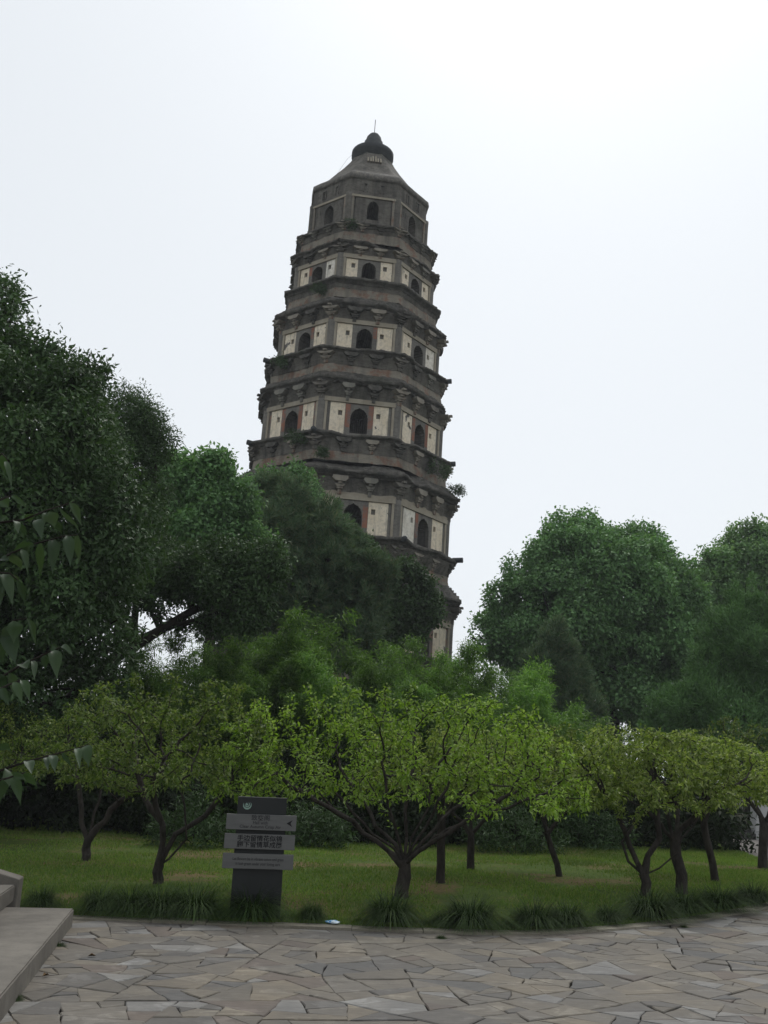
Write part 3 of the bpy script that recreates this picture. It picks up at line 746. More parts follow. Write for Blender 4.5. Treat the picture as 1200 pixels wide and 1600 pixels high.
def pipe_radii(P, par, rtip, rmax, expo=1.75):
    n = len(P); w = np.zeros(n); nch = np.zeros(n, int)
    for c in range(n):
        if par[c] >= 0: nch[par[c]] += 1
    acc = np.where(nch == 0, 1.0, 0.0)
    for c in range(n - 1, -1, -1):
        if acc[c] == 0: acc[c] = 1
        if par[c] >= 0: acc[par[c]] += acc[c]
    r = rtip * acc ** (1 / expo); s_ = rmax / r.max()
    return np.where(r > rtip * 2, rtip * 2 + (r - rtip * 2) * (rmax - rtip * 2) / max(1e-6, r.max() - rtip * 2), r), acc, nch

def plum(name, base, H, Rx, leafmat, label, seed, crown=(0, 0), hb=1.25, fork=.5, lean=(0, 0), limbs=None, nl=8790, r0=.075, nattr=420, leafL=.062, group='small plum trees on the lawn', Ry=None):
    rng = np.random.default_rng(seed); Ry = Ry or Rx
    base = np.array([base[0], base[1], 0.0]); root = empty(name, base); tag(root, label, 'tree', group)
    top = np.array([lean[0], lean[1], fork])
    tr = [np.array([0, 0, -.06]), np.array([0, 0, .04]) , top * [.25, .25, .35] + rng.normal(0, .012, 3), top * [.6, .6, .7] + rng.normal(0, .015, 3), top]
    paths = [(tr, -1)]; off = len(tr)
    if limbs is None:
        k = int(rng.integers(4, 6)); a0 = rng.uniform(0, 6.28); limbs = []
        for j in range(k):
            a = a0 + 6.28 * j / k + rng.normal(0, .25); el = rng.uniform(.55, 1.15); l = rng.uniform(.5, .8)
            limbs.append([(math.cos(a) * math.cos(el) * l * f + lean[0] + crown[0] * .25 * f, math.sin(a) * math.cos(el) * l * f + lean[1] + crown[1] * .25 * f, fork + math.sin(el) * l * f) for f in (.25, .55, 1)])
    for lm in limbs:
        pts = []; prev = top
        for q in lm:
            q = np.array(q, float); m = max(1, int(np.linalg.norm(q - prev) / .16))
            for i in range(1, m + 1): pts.append(prev + (q - prev) * i / m + rng.normal(0, .016, 3))
            prev = q
        paths.append((pts, off - 1))
    # attractors: an umbrella-shaped crown, thin below
    A = np.empty((0, 3))
    while len(A) < nattr:
        q = rng.uniform(-1, 1, (3000, 3)); q[:, 2] = (q[:, 2] + 1) / 2; rr = np.hypot(q[:, 0], q[:, 1])
        lump = vnoise(q * [2.6, 2.6, 1.3] + seed, 1.0, seed) - .5
        okk = (rr ** 2.6 + q[:, 2] ** 3.2 < 1.0 + lump * .75) & (rr < 1.05 + lump * .3) & (q[:, 2] > -.22 + .66 * (1 - rr) + lump * .35) & (rng.random(len(q)) < .35 + .65 * np.maximum(rr, q[:, 2]))
        q = q[okk]; A = np.vstack([A, q])
    A = A[:nattr] * [Rx, Ry, H - hb] + [crown[0], crown[1], hb]
    P, par = grow(paths, A, .12, 1.6, .17, 60, rng, .06)
    rad, acc, nch = pipe_radii(P, par, .004, r0 * .86)
    rad[:2] *= [1.35, 1.12]
    V, F = tubes_from_tree(P, par, rad, 6)
    mobj('trunk', mesh_np('trunk', V, F, M['bark_plum'], True), root)
    tw = np.where((acc <= 5) & (P[:, 2] > hb - .15) & (par >= 0))[0]
    pick = rng.choice(tw, nl); f = rng.random((nl, 1)); C = P[par[pick]] + (P[pick] - P[par[pick]]) * f + rng.normal(0, .028, (nl, 3))
    ax = nrm(P[pick] - P[par[pick]]) * .5 + rdir(rng, nl) * .8 + [0, 0, -.25]
    N = rdir(rng, nl) * .55 + [0, 0, 1.0]
    L = rng.uniform(.6, 1.25, nl) * leafL
    C = C + nrm(ax) * .012
    V, F = leaf_quads(C, ax, N, L, L * rng.uniform(.42, .6, nl), .18, .12)
    mobj('crown', mesh_np('crown', V, F, leafmat), root)
    return root

def crown_mesh(blobs, n, leafL, leafW, rng, k=9, cr=.28, droop=.2, fold=.2, hollow=.10, cut=.30, up=.35, origin=(0, 0, 0), lumpf=.9, sub=9, subr=.40, axw=.55, rndw=.85, pj=.38, axup=.15):
    """leaf clusters spread over lumps that sit on overlapping ellipsoids (cx, cy, cz, rx, ry, rz)"""
    Bb = np.array([(b if len(b) == 6 else (*b[:3], b[3], b[3], b[3])) for b in blobs], float)
    if sub:
        S = []
        for b in Bb:
            S.append(np.concatenate([b[:3], b[3:] * .66]))
            d = rdir(rng, sub)
            for q in d: f = rng.uniform(.55, 1.3) * subr; S.append(np.concatenate([b[:3] + q * b[3:] * (1.06 - f * .72), b[3:] * f * rng.uniform(.8, 1.2, 3)]))
        Bb = np.array(S)
    w = (Bb[:, 3] * Bb[:, 4] * Bb[:, 5]) ** (2 / 3); w /= w.sum(); nc = int(n / k * 2.5); C = np.empty((0, 3)); O = np.empty((0, 3))
    for _ in range(12):
        if len(C) >= n / k: break
        bi = rng.choice(len(Bb), nc, p=w); d = rdir(rng, nc); r = 1 - np.abs(rng.normal(0, hollow, nc))
        inner = rng.random(nc) < .08; r[inner] = rng.uniform(.3, .85, inner.sum())
        lump = (vnoise(Bb[bi, :3] + d * Bb[bi, 3:], lumpf, 3) - .5)
        q = Bb[bi, :3] + d * Bb[bi, 3:] * (r * (1 + lump * .30))[:, None]
        inside = np.zeros(nc, bool)
        for b in range(len(Bb)): inside |= ((((q - Bb[b, :3]) / Bb[b, 3:]) ** 2).sum(1) < .55) & (bi != b)
        keep = ~inside | (rng.random(nc) < .10)
        keep &= vnoise(q, 1.1 / max(cr * 3, .4), 6) > cut * rng.uniform(.6, 1.1, nc)
        C = np.vstack([C, q[keep]]); O = np.vstack([O, d[keep]])
    m = min(int(n / k), len(C)); C, O = C[:m], O[:m]
    ax0 = nrm(O * .8 + rdir(rng, m) * .7 + [0, 0, axup])
    Ck = np.repeat(C, k, 0); Ok = np.repeat(ax0, k, 0); On = np.repeat(O, k, 0); N = len(Ck)
    dirs = nrm(Ok * axw + rdir(rng, N) * rndw + [0, 0, -droop])
    pos = Ck + Ok * (rng.uniform(-.6, .8, N) * cr)[:, None] + rng.normal(0, cr * pj, (N, 3))
    nr = rdir(rng, N) * .5 + On * .75 + [0, 0, up]
    L = leafL * rng.uniform(.65, 1.25, N)
    V, F = leaf_quads(pos - np.asarray(origin), dirs, nr, L, L * leafW * rng.uniform(.8, 1.2, N), fold, droop * .3)
    return V, F
def limb_paths(base, trunk_pts, blobs, rng, wob=.05):
    """trunk, then a curved limb to every blob"""
    P, par, rad = [], [], []
    prev = -1; n = len(trunk_pts)
    for i, (q, r) in enumerate(trunk_pts): P.append(np.array(q, float)); par.append(prev); rad.append(r); prev = len(P) - 1
    tn = len(P)
    for b in blobs:
        c = np.array(b[:3], float); R = b[3]
        zs = np.array([p[2] for p in P[:tn]]); ok = np.where(zs <= max(zs[0] + .5, c[2] - .2))[0]
        st = int(ok[np.argmin(np.linalg.norm(np.array(P[:tn])[ok] - c, axis=1))]); st = max(st, min(1, tn - 1))
        a = P[st]; l = np.linalg.norm(c - a); m = max(3, int(l / .6)); rr = rad[st] * .55; prev = st; bend = rng.normal(0, wob * l, 3)
        for i in range(1, m + 1):
            f = i / m; q = a + (c - a) * f + bend * math.sin(f * 3.14) + [0, 0, .10 * l * math.sin(f * 3.14)]
            P.append(q + rng.normal(0, .03, 3)); par.append(prev); rad.append(max(.018, rr * (1 - .75 * f))); prev = len(P) - 1
            if i >= m * .5:
                for _ in range(3):
                    d = rdir(rng, 1)[0] * [1, 1, .6] + [0, 0, .3]; pv = prev; e = q
                    for s_ in range(3):
                        e = e + d * R * .3 + rng.normal(0, .05, 3); P.append(e); par.append(pv); rad.append(max(.010, rr * .3 * (1 - s_ * .28))); pv = len(P) - 1
    return np.array(P), np.array(par), np.array(rad)
def big_tree(name, base, trunk_pts, blobs, n, leafL, leafW, mat, label, seed, bark='bark_dark', group=None, kw=None, cat='tree', needle=False):
    rng = np.random.default_rng(seed); base = np.array(base, float); root = empty(name, base); tag(root, label, cat, group)
    P, par, rad = limb_paths(base, trunk_pts, blobs, rng); V, F = tubes_from_tree(P - base, par, rad, 7)
    mobj('trunk', mesh_np('trunk', V, F, M[bark], True), root)
    V, F = crown_mesh(blobs, n, leafL, leafW, rng, origin=base, **(kw or {}))
    mobj('crown', mesh_np('crown', V, F, M[mat]), root); return root
def blob(px, py, rpx, dist, dd=0.0, ry=1.0, rz=1.0):
    c = at(px, py, dist + dd); r = rpx * dist / FPX * 1.02; return (c[0], c[1], c[2], r, r * ry, r * rz)
def trunk_to(base, top, r0, r1, n=7, bend=(0, 0, 0), seed=0):
    rng = np.random.default_rng(seed); base, top, bend = map(lambda q: np.array(q, float), (base, top, bend)); out = []
    for i in range(n + 1):
        f = i / n; out.append((base + (top - base) * f + bend * math.sin(f * math.pi) + (rng.normal(0, .04, 3) if 0 < i < n else 0), r0 + (r1 - r0) * f))
    out[0] = (out[0][0] - [0, 0, .2], r0 * 1.35); return out

# ------------------------------------------------------------------ small plum trees on the lawn
cl = [[(-.22, -.05, .62), (-.62, -.1, .95), (-1.15, -.15, 1.22), (-1.75, -.1, 1.55)],
      [(-.10, .12, .66), (-.45, .25, 1.05), (-.85, .35, 1.6)],
      [(-.05, -.12, .75), (-.18, -.3, 1.15), (-.32, -.45, 1.7)],
      [(.03, .05, .8), (.05, .12, 1.3), (.16, .15, 1.9)],
      [(.12, -.1, .72), (.38, -.2, 1.1), (.6, -.3, 1.6)],
      [(.28, .02, .68), (.72, .05, 1.0), (1.2, .05, 1.32), (1.8, .1, 1.6)],
      [(.18, .18, .66), (.55, .45, 1.0), (1.0, .7, 1.4)],
      [(-.14, -.16, .66), (-.5, -.35, .95), (-.9, -.5, 1.35)], [(.2, -.2, .66), (.7, -.4, 1.0), (1.3, -.55, 1.4)],
      [(-.08, .0, .85), (-.3, 0, 1.2), (-.6, -.05, 1.65)], [(.12, .06, .8), (.32, .1, 1.15), (.45, .1, 1.75)],
      [(.3, -.06, .72), (.85, -.1, 1.05), (1.5, -.1, 1.3), (2.0, 0, 1.5)], [(-.26, .04, .66), (-.75, .1, 1.0), (-1.3, .1, 1.4)]]
plum('plum_tree', (.41, 13.03), 2.74, 2.55, M['leaf_plum_bright'], 'widest bright green plum tree, its limbs spreading like a fan, right of the sign', 101,
     hb=1.12, fork=.46, lean=(.03, 0), limbs=cl, nl=14971, r0=.105, nattr=1000, Ry=1.8)
tw_ = [[(.02, .02, .55), (-.05, 0, .85), (-.3, .05, 1.15), (-.5, .1, 1.6)], [(.16, -.03, .42), (.32, -.05, .62), (.30, -.02, .85), (.22, 0, 1.3)],
       [(.2, .05, .7), (.55, .1, .95), (.85, .1, 1.35)], [(.05, -.15, .8), (-.1, -.3, 1.2), (0, -.35, 1.6)]]
plum('plum_tree', (-2.79, 13.49), 2.86, 1.62, M['leaf_plum_dull'], 'plum tree with a looped twin trunk, just left of the dark sign', 102, hb=1.2, fork=.30, limbs=tw_, nl=12171, r0=.085, nattr=560, crown=(.05, 0))
plum('plum_tree', (-4.54, 16.26), 2.72, 1.75, M['leaf_plum_dull'], 'plum tree forking in a low V, between the stone steps and the looped plum tree', 103, hb=1.2, fork=.36, nl=9466, r0=.085, crown=(.15, 0),
     limbs=[[(-.12, 0, .65), (-.22, .02, 1.1), (-.4, .05, 1.5)], [(.15, 0, .55), (.42, -.05, .95), (.85, 0, 1.25), (1.1, .05, 1.5)], [(.05, .1, .8), (.1, .3, 1.3)]])
plum('plum_tree', (1.02, 14.83), 2.35, 1.25, M['leaf_plum_olive'], 'plum tree with a bare crooked trunk close behind the widest plum tree', 104, fork=.95, nl=6085, r0=.075, crown=(-.1, .2))
plum('plum_tree', (1.68, 17.07), 2.4, 1.35, M['leaf_plum_olive'], 'small shaded plum tree farther back, behind the right half of the widest plum tree', 105, fork=.62, nl=6762, r0=.075,
     limbs=[[(-.3, 0, .95), (-.6, .1, 1.4)], [(.35, 0, .95), (.7, 0, 1.4)], [(0, .2, 1.1), (.1, .3, 1.5)]])
plum('plum_tree', (3.05, 16.41), 2.55, 1.5, M['leaf_plum_olive'], 'plum tree on a thin left-leaning trunk, alone in the middle of the lawn', 106, fork=.72, lean=(-.2, 0), crown=(-.15, 0), nl=8114, r0=.06,
     limbs=[[(-.3, 0, 1.0), (-.5, .1, 1.4)], [(-.12, 0, .8), (.12, 0, 1.1), (.15, .05, 1.5), (.4, .1, 1.7)], [(-.2, .25, 1.15), (-.3, .4, 1.5)]])
plum('plum_tree', (3.83, 14.25), 2.42, 1.5, M['leaf_plum_olive'], 'plum tree forking into an open goblet of three bare limbs, near the right kerb', 107, hb=1.2, fork=.34, nl=10142, r0=.08, nattr=480, crown=(-.05, 0),
     limbs=[[(-.2, 0, .52), (-.28, 0, .75), (-.1, .02, 1.1), (.1, .05, 1.45)], [(.05, 0, .6), (.22, 0, .85), (.2, 0, 1.3), (.15, 0, 1.7)], [(.2, -.02, .45), (.48, -.02, .62), (.52, -.02, .85)], [(-.25, 0, .9), (-.42, .05, 1.3), (-.6, .1, 1.6)]])
plum('plum_tree', (4.53, 14.87), 2.45, 1.5, M['leaf_plum_olive'], 'plum tree with a thick straight dark trunk, directly right of the goblet-shaped one', 108, fork=.8, nl=9466, r0=.095, nattr=450, lean=(-.06, 0), crown=(.1, 0))
plum('plum_tree', (5.67, 16.74), 2.4, 1.6, M['leaf_plum_olive'], 'plum tree with a slim trunk tilting left, before the paved path', 109, fork=1.0, nl=8114, r0=.07, lean=(-.15, 0))
plum('plum_tree', (7.54, 19.53), 2.9, 1.6, M['leaf_plum_dull'], 'shaded plum tree at the right edge, in front of the white wall', 110, fork=.9, nl=8114, r0=.10, lean=(.08, 0))
plum('plum_tree', (-7.2, 18.2), 2.7, 1.5, M['leaf_plum_olive'], 'plum tree with yellowish leaves at the left edge, behind the hanging twigs', 111, fork=.6, nl=7437, r0=.08)

# ------------------------------------------------------------------ large trees
# left: broad evergreen, close
b = on_ground(15, 1316); b = np.array([-8.3, 20.5, 0.0]); D = 20.0
bl = [blob(-50, 532, 114, D, .5), blob(30, 645, 115, D), blob(100, 640, 76, D, -.3), blob(-60, 680, 140, D, -1), blob(70, 780, 130, D, -.8), blob(170, 790, 75, D, -.2),
      blob(-20, 880, 140, D, -1.2), blob(110, 900, 115, D, -.6), blob(20, 1020, 120, D, -.4), blob(120, 1010, 80, D, 0), blob(-120, 600, 150, D, 1), blob(-140, 850, 160, D, .5),
      blob(5, 458, 50, D, .2), blob(135, 592, 36, D, 0), blob(55, 560, 40, D, -.2), blob(60, 700, 130, D, 1.8), blob(40, 900, 150, D, 2), blob(30, 1110, 90, D, .3), blob(-70, 1130, 110, D, .2), blob(130, 1085, 55, D, .5)]
big_tree('evergreen_tree', b, trunk_to(b, (-7.9, 20.4, 7.5), .26, .12, 8, (.3, 0, 0)), bl, 170000, .135, .44, 'leaf_evergreen',
         'tallest dark glossy evergreen tree filling the left edge', 201, kw=dict(cr=.26, k=9, lumpf=1.1))
# slender feathery one sticking out behind it
D = 27.0; b = np.array([at(205, 1000, D)[0], D, 0.0])
bl = [blob(225, 660, 40, D), blob(195, 660, 45, D, .3), blob(240, 695, 32, D), blob(200, 730, 60, D), blob(170, 700, 50, D, .5), blob(215, 800, 60, D), blob(190, 880, 70, D)]
big_tree('yew_tree', b, trunk_to(b, (b[0] + .2, D, 9.6), .16, .06, 8), bl, 45000, .13, .3, 'leaf_dark', 'feathery dark tree top reaching out from behind the tallest evergreen', 202, kw=dict(cr=.3, k=12, droop=.3, lumpf=1.6))
# paler broadleaf between the evergreen and the pagoda
D = 33.0; b = np.array([at(300, 1000, D)[0], D, 0.0])
bl = [blob(340, 740, 28, D), blob(320, 790, 58, D), blob(275, 760, 48, D, .5), blob(270, 730, 24, D, .2), blob(355, 800, 45, D), blob(265, 840, 70, D), blob(340, 860, 60, D, .4), blob(240, 860, 60, D), blob(360, 900, 45, D, .5), blob(290, 880, 50, D, 1), blob(380, 850, 40, D), blob(300, 830, 50, D, -.4)]
big_tree('camphor_tree', b, trunk_to(b, (b[0] + .5, D, 9.2), .25, .1, 8, (.4, 0, 0)), bl, 80000, .18, .55, 'leaf_camphor', 'grey green tree with upright lit tips, left of the pagoda', 203, kw=dict(cr=.3, k=9, lumpf=1.0))
# leaning tree with the long diagonal trunk
D = 25.0; p0, p1, p2 = at(120, 1075, D), at(250, 985, D), at(345, 935, D); b = np.array([p0[0] - 1.2, D, 0.0])
tp = [(b - [0, 0, .2], .26), (b + [.35, 0, 1.2], .2), (p0, .17), (at(185, 1025, D), .15), (p1, .125), (at(300, 955, D), .11), (p2, .085), (at(420, 900, D), .06)]
bl = [blob(300, 893, 38, D), blob(255, 893, 28, D, .8), blob(350, 885, 40, D, .3), blob(395, 925, 38, D, .2), blob(325, 915, 26, D, -.5), blob(275, 922, 18, D, .6), blob(205, 915, 24, D, .5), blob(415, 880, 32, D, .3), blob(380, 960, 24, D), blob(230, 940, 14, D), blob(250, 958, 9, D), blob(285, 978, 10, D, .2), blob(205, 985, 12, D, .3), blob(325, 975, 14, D), blob(180, 960, 16, D)]
big_tree('leaning_tree', b, tp, bl, 30000, .13, .45, 'leaf_dark', 'dark tree with a long trunk leaning diagonally to the right, sky gaps under it', 204, kw=dict(cr=.28, k=10, cut=.3, lumpf=1.4))
# pine in front of the pagoda
D = 38.0; b = np.array([at(480, 1000, D)[0], D, 0.0])
bl = [blob(452, 795, 50, D), blob(420, 780, 34, D, .3), blob(492, 815, 42, D, -.2), blob(542, 862, 34, D), blob(520, 838, 22, D, .2), blob(520, 870, 60, D, -.6), blob(440, 860, 60, D, -.6), blob(570, 900, 42, D, -.2), blob(395, 850, 45, D, .3),
      blob(400, 930, 60, D, -.3), blob(480, 930, 70, D, -.6), blob(545, 960, 55, D, -.4), blob(430, 990, 60, D), blob(350, 960, 45, D, .2), blob(500, 1000, 60, D, .3), blob(460, 880, 80, D, 1.5)]
big_tree('pine_tree', b, trunk_to(b, at(455, 800, D), .32, .10, 9, (.5, 0, 0)), bl, 230000, .26, .11, 'needle_pine', 'bushy dark pine tree covering the lower left of the pagoda', 205,
         kw=dict(cr=.17, k=30, droop=0, fold=.05, up=.2, lumpf=1.2, cut=.3, axw=.9, rndw=.75, pj=.25, axup=.7, sub=24, subr=.34))
# round shrubby tree top left of the pine against the eaves
D = 46.0; b = np.array([at(425, 1000, D)[0], D, 0.0])
bl = [blob(430, 765, 34, D), blob(460, 755, 28, D), blob(400, 775, 30, D), blob(480, 775, 28, D), blob(440, 810, 60, D), blob(400, 840, 50, D), blob(430, 900, 70, D)]
big_tree('broadleaf_tree', b, trunk_to(b, (b[0], D, 12.5), .26, .1, 7), bl, 36000, .2, .55, 'leaf_camphor', 'broadleaf tree top touching the eaves left of the pagoda, behind the pine', 206, kw=dict(cr=.36, k=9))
# dark broadleaf right of the pine
D = 43.0; b = np.array([at(600, 1050, D)[0], D, 0.0])
bl = [blob(575, 870, 22, D), blob(600, 915, 30, D), blob(632, 893, 16, D), blob(652, 900, 12, D), blob(668, 915, 10, D), blob(640, 945, 26, D), blob(668, 960, 20, D), blob(610, 965, 34, D), blob(560, 940, 46, D, .4), blob(645, 985, 18, D), blob(565, 1000, 50, D), blob(622, 930, 22, D, .3), blob(672, 938, 10, D), blob(620, 1000, 20, D), blob(590, 890, 18, D)]
big_tree('broadleaf_tree', b, trunk_to(b, at(600, 940, D), .28, .09, 7), bl, 60000, .18, .55, 'leaf_dark', 'dark broadleaf tree right of the pine, its thin boughs crossing the pagoda wall', 207, kw=dict(cr=.32, k=9, cut=.3, lumpf=1.3))
# right: big rounded camphor
D = 50.0; b = np.array([at(960, 1000, D)[0], D, 0.0])
bl = [blob(915, 850, 48, D), blob(870, 860, 50, D), blob(960, 870, 50, D), blob(1010, 870, 48, D), blob(1045, 900, 38, D), blob(840, 905, 50, D, .4), blob(915, 910, 75, D, -1.2), blob(990, 930, 80, D, -1), blob(810, 950, 45, D, .2), blob(860, 960, 65, D, -1),
      blob(780, 985, 30, D), blob(757, 1000, 20, D), blob(800, 1010, 40, D), blob(930, 990, 75, D, -1.5), blob(1030, 980, 65, D, -.6), blob(880, 1040, 60, D, -.8), blob(975, 1050, 60, D, -1), blob(1050, 1050, 60, D), blob(930, 940, 110, D, 2), blob(1000, 1000, 100, D, 2), blob(850, 1090, 40, D), blob(1010, 1100, 40, D), blob(765, 1010, 22, D, .3), blob(745, 1000, 14, D, .2), blob(1075, 930, 34, D), blob(1085, 1010, 45, D), blob(905, 1110, 36, D, 1.5), blob(1060, 1120, 50, D, 1)]
big_tree('camphor_tree', b, trunk_to(b, at(940, 900, D), .45, .15, 8), bl, 210000, .21, .6, 'leaf_camphor', 'big rounded camphor tree right of the pagoda', 208, kw=dict(cr=.38, k=9, lumpf=.7, cut=.3))
D = 56.0; b = np.array([at(1160, 1000, D)[0], D, 0.0])
bl = [blob(1180, 875, 50, D), blob(1120, 895, 36, D), blob(1105, 872, 14, D), blob(1140, 868, 18, D), blob(1185, 840, 24, D), blob(1150, 930, 60, D), blob(1210, 900, 60, D), blob(1100, 950, 50, D), blob(1180, 990, 80, D), blob(1100, 1020, 60, D)]
big_tree('camphor_tree', b, trunk_to(b, at(1160, 920, D), .4, .12, 7), bl, 80000, .23, .55, 'leaf_camphor_light', 'paler loose tree top at the right edge, behind the dark juniper', 209, kw=dict(cr=.42, k=9, lumpf=1.2, cut=.3))
# dark juniper in front of it
D = 36.0; b = np.array([at(1170, 1100, D)[0], D, 0.0])
bl = [blob(1165, 935, 24, D), blob(1195, 960, 40, D), blob(1140, 985, 38, D), blob(1110, 1040, 38, D), blob(1170, 1030, 60, D), blob(1210, 1060, 60, D), blob(1100, 1100, 50, D), blob(1060, 1120, 40, D), blob(1150, 1120, 70, D, -.5), blob(1215, 1150, 60, D, -.3), blob(1030, 1140, 30, D), blob(1090, 1160, 45, D), blob(1165, 1175, 50, D, -.3)]
big_tree('juniper_tree', b, trunk_to(b, at(1165, 950, D), .25, .05, 8), bl, 150000, .18, .17, 'needle_juniper', 'dark cone-shaped juniper tree at the right edge', 210, kw=dict(cr=.24, k=18, droop=0, fold=.05, up=.2, lumpf=1.3, cut=.32, axw=.8, rndw=.6, pj=.3, axup=.9, sub=14, subr=.5))
# dark pine low in front of the big camphor
D = 40.0; b = np.array([at(870, 1100, D)[0], D, 0.0])
bl = [blob(868, 975, 12, D), blob(862, 1005, 20, D), blob(885, 1020, 18, D), blob(838, 1030, 16, D), blob(858, 1050, 28, D), blob(900, 1055, 20, D), blob(822, 1075, 20, D), blob(870, 1085, 34, D), blob(915, 1095, 24, D), blob(840, 1115, 30, D), blob(890, 1125, 34, D), blob(925, 1130, 18, D), blob(805, 1125, 24, D)]
big_tree('pine_tree', b, trunk_to(b, at(870, 1000, D), .2, .06, 7), bl, 90000, .24, .09, 'needle_pine', 'smaller dark pine tree in front of the rounded camphor tree', 211, kw=dict(cr=.17, k=30, droop=0, fold=.05, up=.2, cut=.35, axw=.9, rndw=.75, pj=.25, axup=.7, sub=14, subr=.55))

# ------------------------------------------------------------------ bamboo
def bamboo_proto(name, seed, mat, nculm=16, H=6.0, spread=1.0, nl=15000):
    rng = np.random.default_rng(seed); root = empty(name); cm = MB(); tipsP = []; tipsD = []
    for c in range(nculm):
        a, r = rng.uniform(0, 6.28), spread * math.sqrt(rng.random()); h = H * rng.uniform(.62, 1.0); da = a + rng.normal(0, .5); bend = rng.uniform(.10, .28) * h
        pts = []
        for i in range(9):
            f = i / 8; pts.append((r * math.cos(a) + math.cos(da) * bend * f ** 2.4, r * math.sin(a) + math.sin(da) * bend * f ** 2.4, h * (f - .06 * f ** 4)))
        cm.tube(pts, [.022 * (1 - .85 * i / 8) for i in range(9)], 5)
        pts = np.array(pts)
        for j in range(int(22 * h / H)):
            f = rng.uniform(.18, 1.0); x = f * 8; i = min(7, int(x)); p = pts[i] + (pts[i + 1] - pts[i]) * (x - i)
            d = rdir(rng, 1)[0] * [1, 1, .35] + [0, 0, .45]; l = rng.uniform(.3, .75) * (1.1 - .5 * f)
            cm.tube([p, p + d * l * .6, p + d * l + np.array([0, 0, -.05])], [.005, .004, .002], 3, False)
            for q in range(3): tipsP.append(p + d * l * (.5 + .25 * q)); tipsD.append(d)
    cm.build('culms', M['culm'], root, True)
    T, Dd = np.array(tipsP), np.array(tipsD); pick = rng.integers(0, len(T), nl)
    C = T[pick] + rng.normal(0, .13, (nl, 3)); ax = nrm(Dd[pick]) * .6 + rdir(rng, nl) * .7 + [0, 0, -.35]; L = rng.uniform(.11, .22, nl)
    V, F = leaf_quads(C, ax, rdir(rng, nl) * .5 + [0, 0, 1], L, L * .19, .1, .15)
    mobj('foliage', mesh_np('foliage', V, F, mat), root); return root
protos = [bamboo_proto('bamboo_clump', 301, M['leaf_bamboo'], 22, 6, 1.3, 42000), bamboo_proto('bamboo_clump', 302, M['leaf_bamboo'], 18, 6, 1.1, 36000), bamboo_proto('bamboo_clump', 303, M['leaf_bamboo_bright'], 20, 6, 1.2, 40000)]
BAM = [ # px, top py, distance, variant, label
 (170, 1060, 26.5, 0, 'dark low bamboo clump left of the leaning trunk, above the V-forked plum tree'),
 (245, 1010, 27, 1, 'bamboo clump right under the diagonal leaning trunk'),
 (315, 985, 26.5, 0, 'broad bamboo clump between the leaning trunk and the pine'),
 (390, 1000, 25.5, 1, 'bamboo clump standing straight above the dark sign'),
 (450, 945, 28, 1, 'bamboo clump with one thin spire rising in front of the pine'),
 (515, 1000, 26.5, 0, 'bamboo clump below the right half of the pine'),
 (570, 1030, 25, 2, 'light green bamboo clump behind the crown of the widest plum tree'),
 (615, 1010, 27.5, 1, 'bamboo clump below the dark broadleaf tree'),
 (665, 990, 27.5, 0, 'bamboo clump hiding the lowest visible doors of the pagoda'),
 (715, 1055, 25.5, 1, 'low bamboo clump at the right foot of the pagoda'),
 (775, 1015, 27, 2, 'brightest bamboo clump in the gap between pagoda and rounded camphor tree'),
 (835, 1075, 25, 2, 'short light bamboo clump in front of the smaller pine'),
 (758, 1040, 30, 0, 'bamboo clump showing behind the brightest one, next to the pagoda foot'),
 (790, 1048, 31, 1, 'bamboo clump farther back between the brightest bamboo and the rounded camphor tree'),
 (690, 1040, 29.5, 1, 'bamboo clump rising right before the lowest pagoda wall'),
 (110, 1085, 27.5, 1, 'darkest bamboo clump under the tallest evergreen tree'),
 (345, 1040, 24.6, 0, 'bushy bamboo clump behind the gap between looped plum tree and sign'),
 (745, 1090, 24.4, 0, 'low bamboo clump behind the right end of the widest plum crown'),
 (550, 1075, 24.3, 1, 'low dark bamboo clump right behind the middle of the widest plum crown'),
 (885, 1115, 24.2, 0, 'shortest bamboo clump left of the bright gap in the trees')]
rB = np.random.default_rng(17); used = set()
for px, py, D, v, lab in BAM:
    top = at(px, py, D); h = top[2]
    o = protos[v] if v not in used else copy_tree(protos[v]); used.add(v)
    o.location = (top[0], D, .1); s_ = h / 6.0; o.scale = (max(.75, s_) * 1.0, max(.75, s_), s_); o.rotation_euler = (0, 0, rB.uniform(0, 6.28))
    tag(o, lab, 'bamboo', 'bamboo clumps behind the plum trees')
